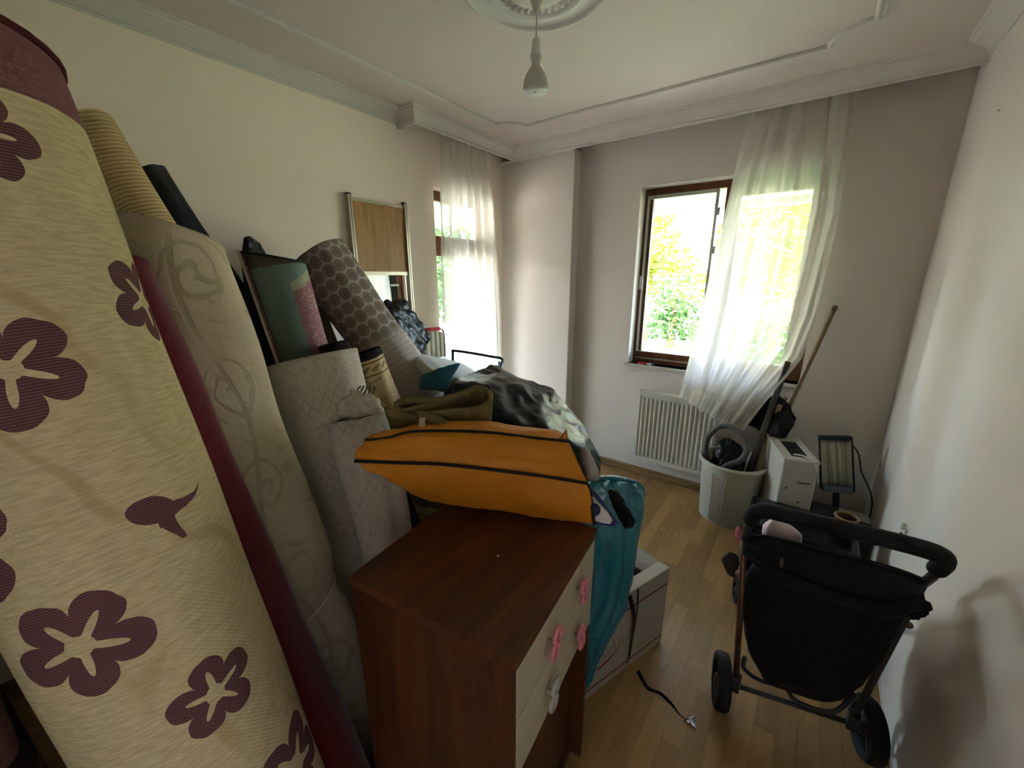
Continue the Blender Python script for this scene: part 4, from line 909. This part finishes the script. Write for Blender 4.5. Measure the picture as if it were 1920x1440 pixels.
o = hull('foil_scrap', [(-0.15, 1.275, 0.0), (-0.115, 1.30, 0.0), (-0.105, 1.27, 0.0), (-0.12, 1.295, 0.022), (-0.135, 1.28, 0.02), (-0.11, 1.28, 0.012)], plain('silver_foil', 'b9bfc6', 0.15, 0.2, 50, 0.8, Metallic=0.9), None, 3, 0, 0.003, 60, True, 1, 0.0)
tag(o, 'small crumpled silver foil piece at the end of the tape on floor', 'foil')
# navy cloth in the box, teal bag over it
o = hull('navy_cloth', [BM @ Vector(p) for p in ((0.30, -0.06, 0.30), (0.44, -0.06, 0.39), (0.46, -0.16, 0.40), (0.36, -0.2, 0.50), (0.40, -0.28, 0.46), (0.25, -0.28, 0.38), (0.2, -0.1, 0.30), (0.3, -0.15, 0.05), (0.2, -0.25, 0.05), (0.42, -0.22, 0.1))], plain('navy_fabric', '20222e', 0.9, 0.15, 20, 0.3), None, 3, 1, 0.006, 14, True, 11)
tag(o, 'dark navy cloth bundled inside the open moving box', 'cloth')
nb = NB('teal_plastic'); a = nb.noise(8, 5, None, 0.6, 1.6); nb.bump(a, 0.6, 0.03)
M_teal = nb.fin(nb.mix(a, '0f5364', '1f7d8c'), 0.32, Specular_IOR_Level=0.5)
tl_ = thing('plastic_bag', 'teal plastic carrier bag draped over the moving box', 'bag', (-0.5, 1.3, 0.3))
rows_ = [  # left edge, middle bulge, right edge, top to bottom
 ((-0.63, 1.37, 0.80), (-0.57, 1.50, 0.76), (-0.515, 1.66, 0.685)),
 ((-0.61, 1.27, 0.78), (-0.53, 1.42, 0.71), (-0.475, 1.64, 0.63)),
 ((-0.565, 1.18, 0.73), (-0.485, 1.33, 0.64), (-0.452, 1.55, 0.535)),
 ((-0.525, 1.11, 0.64), (-0.445, 1.27, 0.55), (-0.432, 1.46, 0.455)),
 ((-0.505, 1.07, 0.52), (-0.42, 1.22, 0.45), (-0.412, 1.375, 0.40)),
 ((-0.495, 1.055, 0.40), (-0.425, 1.17, 0.36), (-0.405, 1.31, 0.335)),
 ((-0.49, 1.05, 0.30), (-0.445, 1.12, 0.275), (-0.43, 1.21, 0.265)),
 ((-0.49, 1.05, 0.20), (-0.455, 1.09, 0.19), (-0.447, 1.14, 0.20)),
 ((-0.485, 1.045, 0.11), (-0.46, 1.075, 0.115), (-0.455, 1.11, 0.13))]
NR = 48; NC = 40; V = []; F = []
cols_ = [smooth_path([r[k] for r in rows_], 6) for k in range(3)]; nr = len(cols_[0])
for j in range(nr):
    A, B, C_ = (cols_[k][j] for k in range(3))
    for i in range(NC+1):
        t_ = i/NC; p = A*(1-t_)**2+B*2*t_*(1-t_)+C_*t_*t_
        n_ = Vector((0.8, -0.5, 0.3)); f = 0.010*math.sin(t_*22+j*0.10+2*noise.noise(Vector((j*0.06, t_*3, 0))))+0.012*noise.noise(Vector((t_*6, j*0.16, 5)))
        V.append(p+n_*f)
for j in range(nr-1):
    for i in range(NC): F.append((j*(NC+1)+i, j*(NC+1)+i+1, (j+1)*(NC+1)+i+1, (j+1)*(NC+1)+i))
bo = mesh('bag_sheet', V, F, M_teal, tl_, True); so_ = bo.modifiers.new('thickness', 'SOLIDIFY'); so_.thickness = 0.004
tube('rolled_rim', smooth_path([V[0], V[NC//2]+Vector((0, 0, 0.012)), V[NC], Vector(V[NC])+Vector((0.03, 0.0, -0.05))], 6), [0.006, 0.012, 0.010, 0.005], M_teal, tl_, 8)
hull('bag_back', [(-0.64, 1.36, 0.79), (-0.54, 1.68, 0.67), (-0.75, 1.45, 0.62), (-0.62, 1.7, 0.55), (-0.58, 1.2, 0.70), (-0.56, 1.35, 0.45), (-0.5, 1.55, 0.50), (-0.62, 1.2, 0.5)], M_teal, tl_, 4, 1, 0.010, 14, True, 8)

# ------------------------------------------------------------------ grey bucket with bag, hose and poles
BX, BY = -0.272, 2.835
M_bucket = plain('grey_plastic', 'bbb7a8', 0.45, 0.03, 20)
bk = thing('bucket', 'grey plastic laundry bucket with rolled rim standing by the radiator', 'bucket', (BX, BY, 0))
pr = [(0.0, 0.0), (0.155, 0.0), (0.162, 0.006), (0.187, 0.395), (0.19, 0.402), (0.202, 0.404), (0.207, 0.412), (0.206, 0.424), (0.198, 0.431), (0.188, 0.429), (0.182, 0.418), (0.157, 0.014), (0.0, 0.012)]
lathe('tub', pr, (BX, BY, 0), M_bucket, bk, 56)
for k in range(9):
    an = math.radians(-118+k*3.2); p0 = Vector((BX+0.1635*math.cos(an), BY+0.1635*math.sin(an), 0.02)); p1 = Vector((BX+0.186*math.cos(an), BY+0.186*math.sin(an), 0.36)); tube('ridge', [p0, p1], 0.0025, M_bucket, bk, 6)
an = math.radians(-88)
def on_bucket(a_, z): r_ = 0.1622+0.025*(z-0.006)/0.389+0.0008; return (BX+r_*math.cos(a_), BY+r_*math.sin(a_), z)
def sticker(name, a0, a1, zc, hz, m, parent):
    n = 12; V = []
    for i in range(n):
        t_ = 2*pi*i/n; V.append(on_bucket((a0+a1)/2+(a1-a0)/2*math.cos(t_), zc+hz*math.sin(t_)))
    return mesh(name, V, [tuple(range(n))], m, parent)
st = sticker('sticker', math.radians(-112), math.radians(-98), 0.335, 0.026, plain('sticker_white', 'd8cfc9', 0.6), bk)
n = 12; V = []
for i in range(n):
    t_ = 2*pi*i/n; q = Vector(on_bucket(math.radians(-105)+math.radians(5.2)*math.cos(t_), 0.335+0.014*math.sin(t_))); V.append(q+Vector((math.cos(math.radians(-105)), math.sin(math.radians(-105)), 0))*0.0006)
mesh('sticker_print', V, [tuple(range(n))], plain('sticker_pink', 'b5807c', 0.6), st)
o = hull('bin_bag', [(BX-0.14, BY, 0.36), (BX-0.05, BY-0.12, 0.38), (BX+0.08, BY-0.08, 0.40), (BX+0.02, BY+0.1, 0.44), (BX-0.08, BY+0.03, 0.56), (BX-0.02, BY, 0.57), (BX-0.11, BY-0.02, 0.50), (BX+0.06, BY+0.0, 0.52), (BX-0.1, BY+0.1, 0.4), (BX, BY, 0.03), (BX-0.08, BY-0.05, 0.03), (BX+0.05, BY+0.06, 0.03)], M_blackbag, None, 4, 1, 0.014, 16, True, 14)
tag(o, 'black plastic bag stuffed inside the grey bucket', 'bag')
M_hose = plain('grey_hose', '55534e', 0.5, 0.1, 40)
o = tube('vacuum_hose', [(-0.40, 2.80, 0.30), (-0.445, 2.83, 0.45), (-0.44, 2.86, 0.54), (-0.385, 2.87, 0.62), (-0.31, 2.85, 0.635), (-0.235, 2.81, 0.60), (-0.20, 2.79, 0.53), (-0.225, 2.77, 0.455), (-0.30, 2.745, 0.40), (-0.34, 2.74, 0.33)], 0.019, M_hose, None, 12, sm=8)
tag(o, 'grey vacuum hose looping out of the bucket', 'hose')
M_pole = wood('broom_wood', '7d6648', '9c8463', 1.5, 'Z', 0.6)
pl_ = thing('broom_handle', 'long bare wooden broom handle leaning from bucket to back wall', 'pole', (-0.19, 2.86, 0.03))
tube('shaft', [(-0.185, 2.86, 0.035), (0.098, 3.066, 1.40)], 0.0115, M_pole, pl_, 12); lathe('knob', [(0.0115, 0), (0.0135, 0.004), (0.0135, 0.024), (0.009, 0.032), (0, 0.033)], (0.098, 3.066, 1.40), plain('knob_brown', '6b513a', 0.5), pl_, 14, (0.2, 0.15, 0.97))
o = tube('vacuum_tube', [(-0.215, 2.80, 0.05), (-0.165, 2.86, 0.42), (-0.075, 2.965, 1.09)], [0.021, 0.021, 0.016], plain('dark_tube', '3b3835', 0.4, 0.1, 20), None, 14)
tag(o, 'dark grey vacuum tube standing in the bucket beside the broom handle', 'tube')
o = box('wooden_slat', (-0.012, -0.005, 0), (0.012, 0.005, 0.83), M_pole, None, 0.001, Matrix.Translation((-0.225, 2.90, 0.05)) @ Matrix.Rotation(0.21, 4, 'Y') @ Matrix.Rotation(-0.10, 4, 'X'))
tag(o, 'flat pale wooden slat in the bucket left of the dark tube', 'slat')
o = box('wooden_slat', (-0.014, -0.005, 0), (0.014, 0.005, 0.80), M_pole, None, 0.001, Matrix.Translation((-0.165, 2.77, 0.04)) @ Matrix.Rotation(0.115, 4, 'Y') @ Matrix.Rotation(-0.21, 4, 'X'))
tag(o, 'pale wooden slat in the bucket behind and right of the dark tube', 'slat')

# ------------------------------------------------------------------ white heater, black bag on it
H0 = Vector((0.0, 2.555, 0)); hx = Vector((0.95, 0.31, 0)).normalized(); hy = Vector((-hx.y, hx.x, 0)); HW, HD, HH = 0.172, 0.375, 0.615
HM = Matrix(((hx.x, hy.x, 0, H0.x), (hx.y, hy.y, 0, H0.y), (0, 0, 1, 0), (0, 0, 0, 1)))
M_heat = plain('warm_white_enamel', 'c3bfb3', 0.35, 0.03); M_hole = plain('dark_recess', '1c1b1a', 0.7)
ht = thing('heater', 'white upright appliance with dark opening on top beside the bucket', 'appliance', H0)
box('body', (0, 0, 0.02), (HW, HD, HH-0.012), M_heat, ht, 0.012, HM, 3)
boxes_ = [((0.0, 0.0, HH-0.012), (0.05, HD, HH)), ((HW-0.03, 0.0, HH-0.012), (HW, HD, HH)), ((0.05, 0, HH-0.012), (HW-0.03, 0.05, HH)), ((0.05, HD-0.07, HH-0.012), (HW-0.03, HD, HH))]
bm = bmesh.new()
for lo, hi in boxes_: add_box(bm, lo, hi)
bmesh.ops.transform(bm, matrix=HM, verts=bm.verts); from_bm('top_rim', bm, M_heat, ht)
box('opening', (0.05, 0.05, HH-0.012), (HW-0.03, HD-0.07, HH-0.009), M_hole, ht, 0, HM)
box('foot', (0.02, 0.03, 0), (HW-0.02, 0.07, 0.02), M_hole, ht, 0, HM); box('foot', (0.02, HD-0.07, 0), (HW-0.02, HD-0.03, 0.02), M_hole, ht, 0, HM)
box('slot', (0.08, -0.002, 0.475), (0.145, 0.002, 0.485), plain('slot_grey', '6e6a62'), ht, 0.0015, HM)
for (sx, sz) in ((0.035, 0.44), (0.105, 0.36)): lathe('screw', [(0.006, 0), (0.005, 0.0015), (0, 0.002)], HM @ Vector((sx, 0, sz)), M_hole, ht, 12, tuple(-hy))
tube('cable', [HM @ Vector(p) for p in ((0.07, 0.09, HH-0.005), (0.085, 0.05, HH+0.012), (0.115, 0.03, HH+0.012), (0.14, 0.01, HH+0.003), (0.16, -0.006, HH-0.05), (0.178, -0.006, HH-0.12))], 0.0035, M_whiteplastic, ht, 8, sm=6)
o = hull('bin_bag', [(-0.23, 2.965, 0.64), (-0.235, 2.98, 0.72), (-0.14, 2.98, 0.84), (-0.09, 2.97, 0.86), (-0.02, 2.97, 0.80), (0.015, 2.97, 0.73), (0.0, 2.93, 0.67), (-0.05, 2.86, 0.63), (-0.09, 2.93, 0.62), (-0.16, 3.04, 0.66), (0.0, 3.04, 0.66), (-0.05, 3.05, 0.80), (-0.02, 2.9, 0.63)], M_blackbag, None, 4, 0, 0.012, 16, True, 15)
tag(o, 'crumpled black bag resting behind the poles on the white appliance', 'bag')

# ------------------------------------------------------------------ halogen heater in the corner
M_dgrey = plain('dark_grey_plastic', '26282a', 0.45, 0.1, 20); M_refl = plain('reflector_metal', 'b5b39c', 0.42, 0.2, 9, Metallic=0.35)
hg = thing('halogen_heater', 'dark halogen heater with shiny curved reflector in the far right corner', 'heater', (0.27, 2.84, 0))
HB = Matrix.Translation((0.245, 2.80, 0.56)) @ Matrix.Rotation(math.radians(8), 4, 'Z') @ Matrix.Rotation(math.radians(-14), 4, 'X') @ Matrix.Rotation(math.radians(-9), 4, 'Y')
def trough(name, w0, d0, z0, z1, m, t0=0.003, n=16, zs=10):
    V = []; F = []
    for j in range(zs+1):
        z = z0+(z1-z0)*j/zs
        for i in range(n+1):
            x = -w0+2*w0*i/n; y = d0*(1-(x/w0)**2); V.append(HB @ Vector((x, y, z)))
    for j in range(zs):
        for i in range(n): F.append((j*(n+1)+i, j*(n+1)+i+1, (j+1)*(n+1)+i+1, (j+1)*(n+1)+i))
    o_ = mesh(name, V, F, m, hg, True); s_ = o_.modifiers.new('thickness', 'SOLIDIFY'); s_.thickness = t0; return o_
trough('reflector', 0.068, 0.035, -0.135, 0.135, M_refl); trough('housing', 0.075, 0.055, -0.155, 0.155, M_dgrey, 0.006)
for lo, hi in (((-0.075, -0.012, 0.135), (0.075, 0.05, 0.158)), ((-0.075, -0.012, -0.16), (0.075, 0.05, -0.137))): box('end_cap', lo, hi, M_dgrey, hg, 0.006, HB)
box('lower_lip', (-0.066, -0.016, -0.165), (0.066, -0.008, -0.128), plain('lip_blue_grey', '5b646b', 0.3), hg, 0.002, HB)
for i in range(2): tube('lamp_tube', [HB @ Vector((-0.018+0.036*i, 0.008, -0.125)), HB @ Vector((-0.018+0.036*i, 0.008, 0.125))], 0.0055, plain('quartz', 'b9b6a2', 0.2), hg, 10)
for i in range(3):
    x = -0.04+i*0.04; tube('grille_wire', [HB @ Vector((x, -0.008, -0.135)), HB @ Vector((x, -0.012, 0)), HB @ Vector((x, -0.008, 0.135))], 0.0011, M_dgrey, hg, 5)
tube('post', [HB @ Vector((0, 0.03, -0.15)), (0.30, 2.87, 0.2), (0.30, 2.87, 0.03)], 0.016, M_dgrey, hg, 12)
lathe('base', [(0.0, 0), (0.12, 0), (0.12, 0.012), (0.08, 0.03), (0.02, 0.04), (0, 0.04)], (0.30, 2.87, 0), M_dgrey, hg, 36)
tube('cable', [HB @ Vector((0.06, 0.04, 0.14)), (0.335, 2.88, 0.62), (0.365, 2.89, 0.52), (0.39, 2.88, 0.47), (0.42, 2.83, 0.42), (0.437, 2.80, 0.34), (0.435, 2.80, 0.1)], 0.004, M_dgrey, hg, 8, sm=6)
M_dbox = plain('charcoal_box', '2b2c2d', 0.6, 0.15, 10)
o = box('storage_box', (0.165, 2.60, 0), (0.425, 2.735, 0.33), M_dbox, None, 0.01); tag(o, 'charcoal storage box in front of the halogen heater', 'box')
o = box('paper_sheet', (0.29, 2.62, 0.331), (0.42, 2.715, 0.334), plain('grey_paper', '8f8d86', 0.8), None, 0, Matrix.Translation((0, 0, 0))); tag(o, 'pale grey paper sheet on the charcoal box', 'paper')

# ------------------------------------------------------------------ black case and jar beneath
M_case = plain('black_gloss_case', '17191b', 0.22, 0.1, 10)
cs = thing('storage_case', 'glossy black lidded case on the floor between stroller and bucket', 'case', (0.12, 2.33, 0))
box('body', (-0.105, 2.18, 0), (0.34, 2.49, 0.335), M_case, cs, 0.02, None, 3); box('lid', (-0.115, 2.17, 0.335), (0.35, 2.50, 0.377), M_case, cs, 0.014, None, 3)
box('front_panel', (-0.05, 2.168, 0.07), (0.15, 2.18, 0.30), plain('case_grey_panel', '7a786f', 0.6), cs, 0.003)
for sx in (-0.06, 0.25): box('clasp', (sx, 2.162, 0.30), (sx+0.04, 2.17, 0.36), M_dgrey, cs, 0.002)
o = lathe('ceramic_jar', [(0.0, 0.0), (0.034, 0.0), (0.044, 0.02), (0.047, 0.05), (0.044, 0.085), (0.047, 0.098), (0.0475, 0.102), (0.043, 0.102), (0.040, 0.085), (0.04, 0.01), (0, 0.008)], (0.285, 2.32, 0.378), plain('brown_stoneware', '5d4a40', 0.25, 0.25, 14), None, 40)
lathe('rim', [(0.040, 0.0), (0.0485, 0.0), (0.0485, 0.005), (0.040, 0.005)], (0.285, 2.32, 0.478), plain('tan_rim', '9a6f4c', 0.4), o, 40, closed=True)
tag(o, 'brown stoneware jar with tan rim standing on the black case', 'jar')

# ------------------------------------------------------------------ stroller
M_fab = plain('black_canvas', '0d0d0e', 0.85, 0.25, 40, 0.25); M_foam = plain('black_foam', '101010', 0.8, 0.2, 60, 0.3); M_bronze = plain('bronze_tube', '7a5847', 0.35, 0.06, 20, Metallic=0.6)
M_tyre = plain('dark_tyre', '1a1a1a', 0.75, 0.15, 40, 0.3); M_hub = plain('hub_grey', '3a3836', 0.5)
sr = thing('stroller', 'black canvas baby stroller with foam handle parked along the right wall', 'stroller', (0.15, 1.7, 0))
wd_ = Vector((0.97, 0.245, 0)).normalized()
def wheel(c, r, wth, ax_=wd_):
    w_ = lathe('wheel', [(r*0.72, -wth/2), (r*0.93, -wth/2), (r, -wth*0.3), (r, wth*0.3), (r*0.93, wth/2), (r*0.72, wth/2), (r*0.70, 0)], c, M_tyre, sr, 36, ax_, closed=True)
    lathe('hub', [(0, -wth*0.5), (r*0.2, -wth*0.5), (r*0.25, -wth*0.3), (r*0.25, wth*0.3), (r*0.2, wth*0.5), (0, wth*0.5)], c, M_hub, w_, 20, ax_)
    c = Vector(c); e1_ = Vector((0, 0, 1)); e2_ = Vector(ax_).cross(e1_)
    for k in range(5):
        a_ = k*2*pi/5; d_ = e1_*math.cos(a_)+e2_*math.sin(a_); tube('spoke', [c+d_*r*0.2, c+d_*r*0.74], r*0.09, M_hub, w_, 6)
    return w_
WL = Vector((-0.062, 1.432, 0.1)); WR = Vector((0.375, 1.545, 0.1))
wheel(WL, 0.1, 0.045); wheel(WR, 0.1, 0.045); wheel((-0.085, 2.03, 0.065), 0.065, 0.032); wheel((0.335, 2.07, 0.065), 0.065, 0.032)
for w_ in (Vector((-0.085, 2.03, 0.065)), Vector((0.335, 2.07, 0.065))):
    tube('swivel_fork', [w_+Vector((0, 0.0, 0.0)), w_+Vector((0.03, -0.02, 0.04)), w_+Vector((0.015, -0.05, 0.10)), w_+Vector((0.01, -0.06, 0.15))], 0.012, M_hub, sr, 8, sm=4)
tube('axle', [WL+wd_*0.02, WR-wd_*0.02], 0.009, M_hub, sr, 10)
for c in (WL+wd_*0.045+Vector((0, 0, 0.01)), WR-wd_*0.045+Vector((0, 0, 0.01))): box('brake_block', tuple(c-Vector((0.018, 0.022, 0.025))), tuple(c+Vector((0.018, 0.022, 0.035))), M_hub, sr, 0.006)
JL = Vector((-0.068, 1.45, 0.715)); JR = Vector((0.383, 1.50, 0.735))
tube('frame_tube', [WL+wd_*0.045+Vector((0, 0, 0.03)), JL.lerp(WL, 0.45)+Vector((0.02, 0, 0.02)), JL], 0.0105, M_bronze, sr, 10); tube('frame_tube', [WR-wd_*0.045+Vector((0, 0, 0.03)), JR], 0.0105, M_hub, sr, 10)
tube('frame_tube', [JL+Vector((0, 0.01, -0.16)), (-0.085, 1.75, 0.38), (-0.075, 1.97, 0.21)], 0.0105, M_bronze, sr, 10); tube('frame_tube', [JR+Vector((0, 0.01, -0.16)), (0.36, 1.8, 0.38), (0.345, 2.01, 0.21)], 0.0105, M_bronze, sr, 10)
tube('lower_stay', [WL+wd_*0.06+Vector((0, 0.0, 0.14)), WL+wd_*0.065+Vector((0, 0.02, 0.07)), WL+wd_*0.12+Vector((0, 0.02, 0.04)), WL+wd_*0.2+Vector((0, 0.03, 0.035)), (0.17, 1.49, 0.12), (0.27, 1.50, 0.14), WR-wd_*0.06+Vector((0, 0, 0.13))], 0.008, M_hub, sr, 8, sm=5)
tube('handlebar', [JL, (-0.06, 1.40, 0.80), (-0.048, 1.31, 0.895), (-0.02, 1.27, 0.938), (0.05, 1.268, 0.945), (0.19, 1.285, 0.945), (0.30, 1.305, 0.94), (0.352, 1.325, 0.925), (0.375, 1.38, 0.87), (0.38, 1.44, 0.80), JR], 0.0125, M_hub, sr, 10, sm=6)
tube('foam_grip', [(-0.055, 1.355, 0.85), (-0.045, 1.30, 0.905), (-0.02, 1.27, 0.938), (0.05, 1.268, 0.945), (0.19, 1.285, 0.945), (0.30, 1.305, 0.94), (0.352, 1.325, 0.925), (0.372, 1.37, 0.885), (0.376, 1.41, 0.84)], 0.0225, M_foam, sr, 16, sm=8)
hull('seat_bag', [(-0.058, 1.44, 0.70), (0.375, 1.49, 0.70), (0.15, 1.40, 0.73), (0.30, 1.41, 0.72), (-0.05, 1.43, 0.52), (-0.02, 1.43, 0.42), (0.0, 1.445, 0.22), (0.05, 1.44, 0.14), (0.26, 1.48, 0.14), (0.32, 1.50, 0.25), (0.345, 1.50, 0.40), (0.36, 1.49, 0.52), (0.365, 1.48, 0.62), (-0.05, 1.72, 0.52), (0.35, 1.78, 0.52), (0.05, 1.72, 0.22), (0.28, 1.75, 0.22), (0.15, 1.365, 0.50), (0.24, 1.38, 0.38)], M_fab, sr, 4, 1, 0.007, 9, True, 21)
def ribbon_panel(name, top, bot, m, parent, th=0.008, n=6, wav=0.0):
    A = smooth_path(top, n); B = smooth_path(bot, n); V = []; F = []; k = 8
    for a_, b_ in zip(A, B):
        for j in range(k+1):
            t_ = j/k; p = a_.lerp(b_, t_); V.append(p+Vector((0, -0.02*math.sin(t_*pi), 0))+Vector((0, -1, 0.3))*wav*noise.noise(p*18))
    for i in range(len(A)-1):
        for j in range(k): F.append((i*(k+1)+j, i*(k+1)+j+1, (i+1)*(k+1)+j+1, (i+1)*(k+1)+j))
    o_ = mesh(name, V, F, m, parent, True); s_ = o_.modifiers.new('thickness', 'SOLIDIFY'); s_.thickness = th; return o_
ribbon_panel('seat_back', [(-0.065, 1.45, 0.725), (0.0, 1.43, 0.765), (0.10, 1.41, 0.785), (0.20, 1.41, 0.795), (0.30, 1.43, 0.79), (0.375, 1.49, 0.75)], [(-0.062, 1.43, 0.69), (0.0, 1.385, 0.685), (0.10, 1.37, 0.69), (0.20, 1.365, 0.70), (0.30, 1.385, 0.71), (0.37, 1.47, 0.70)], M_fab, sr, 0.006)
ribbon_panel('fold_rim', [(-0.066, 1.435, 0.70), (0.05, 1.375, 0.70), (0.18, 1.355, 0.705), (0.30, 1.375, 0.715), (0.385, 1.48, 0.715)], [(-0.062, 1.43, 0.665), (0.05, 1.36, 0.665), (0.18, 1.34, 0.67), (0.30, 1.36, 0.675), (0.395, 1.475, 0.665)], M_fab, sr, 0.008, 8, 0.012)
tube('rim_bead', smooth_path([(-0.065, 1.45, 0.727), (0.0, 1.43, 0.767), (0.10, 1.41, 0.787), (0.20, 1.41, 0.797), (0.30, 1.43, 0.792), (0.375, 1.49, 0.752)], 6), 0.005, M_fab, sr, 8)
hull('gathered_edge', [(0.37, 1.47, 0.70), (0.40, 1.465, 0.69), (0.395, 1.47, 0.655), (0.37, 1.46, 0.63), (0.36, 1.49, 0.70), (0.385, 1.5, 0.65)], M_fab, sr, 3, 0, 0.010, 40, True, 3)
mesh('woven_label', [(0.038, 1.3705, 0.742), (0.048, 1.3695, 0.743), (0.050, 1.3645, 0.712), (0.041, 1.365, 0.711)], [(0, 1, 2, 3)], plain('label_olive', '4b4a3a', 0.8), sr)
for c, d in (((-0.092, 1.49, 0.70), (-0.004, 0.006, 0.028)), ((-0.062, 1.48, 0.742), (0.006, 0.002, 0.026))):
    c = Vector(c); d = Vector(d); tube('pink_clip', [c-d, c-d*0.5, c+d*0.5, c+d], [0.004, 0.0085, 0.0085, 0.003], plain('clip_pink', 'c76f8a', 0.25) if 'clip_pink' not in bpy.data.materials else bpy.data.materials['clip_pink'], sr, 12)
hull('fold_lock', [(-0.115, 1.60, 0.545), (-0.14, 1.60, 0.50), (-0.095, 1.60, 0.545), (-0.08, 1.62, 0.50), (-0.11, 1.60, 0.45), (-0.085, 1.60, 0.44), (-0.10, 1.65, 0.50), (-0.13, 1.61, 0.53)], M_hub, sr, 2, 0, 0.006, 40, True, 3)
o = hull('baby_cloth', [(-0.02, 1.52, 0.74), (0.05, 1.53, 0.757), (0.10, 1.53, 0.76), (0.0, 1.55, 0.785), (-0.03, 1.6, 0.72), (0.1, 1.65, 0.70), (0.1, 1.55, 0.60), (-0.02, 1.55, 0.60)], plain('pale_pink_cloth', 'd8c6c8', 0.9, 0.06, 20), None, 3, 1, 0.006, 20, True, 5)
tag(o, 'pale pink cloth lying in the stroller seat under the handle', 'cloth')

# ------------------------------------------------------------------ small things on wall and floor
sk = thing('wall_clip', 'small white plastic cable clip on the right wall above the handle', 'clip', (0.45, 2.127, 0.565))
box('plate', (0.444, 2.112, 0.56), (0.452, 2.142, 0.59), M_whiteplastic, sk, 0.002); box('tip', (0.430, 2.12, 0.585), (0.446, 2.134, 0.618), M_whiteplastic, sk, 0.004); box('grip', (0.436, 2.114, 0.55), (0.445, 2.140, 0.566), M_dgrey, sk, 0.002)
wr = bpy.data.objects['wall_right']
mesh('scuff_mark', [(0.4515, 2.49, 2.212), (0.4515, 2.545, 2.219), (0.4515, 2.51, 2.206)], [(0, 1, 2)], plain('scuff', '7d776a', 0.9), wr)
M_scrap = plain('white_scrap', 'd5cec0', 0.8)
for i, (sx, sy, a_, lb) in enumerate(((-0.62, 2.45, 0.3, 'leftmost of three white thread scraps on the floor before the bucket'), (-0.56, 2.42, 1.6, 'middle white thread scrap on the floor before the bucket'), (-0.47, 2.41, 2.6, 'white thread scrap on the floor closest to the bucket'), (-0.93, 2.80, 0.1, 'white scrap on the floor beneath the radiator'))):
    o = tube('paper_scrap', [(sx+0.012*math.cos(a_+k*0.9)*(1+0.2*k), sy+0.012*math.sin(a_+k*0.9)*(1+0.15*k), 0.0022) for k in range(5)], 0.002, M_scrap, None, 6, sm=3)
    tag(o, lb, 'scrap')

# repeats of one kind share a group phrase
for pre, grp in (('carpet_roll', 'carpet rolls leaning in the left pile'), ('bin_bag', 'black plastic bags about the room'), ('paper_scrap', 'white scraps on the floor'), ('marker_pen', 'marker pens on the window sill'),
                 ('curtain', 'white sheer curtains'), ('wooden_slat', 'wooden slats in the bucket'), ('tree', 'trees and shrubs outside the windows'), ('lawn', 'lawns outside the windows')):
    for o in bpy.data.objects:
        if o.parent is None and o.name.split('.')[0] == pre: o['group'] = grp
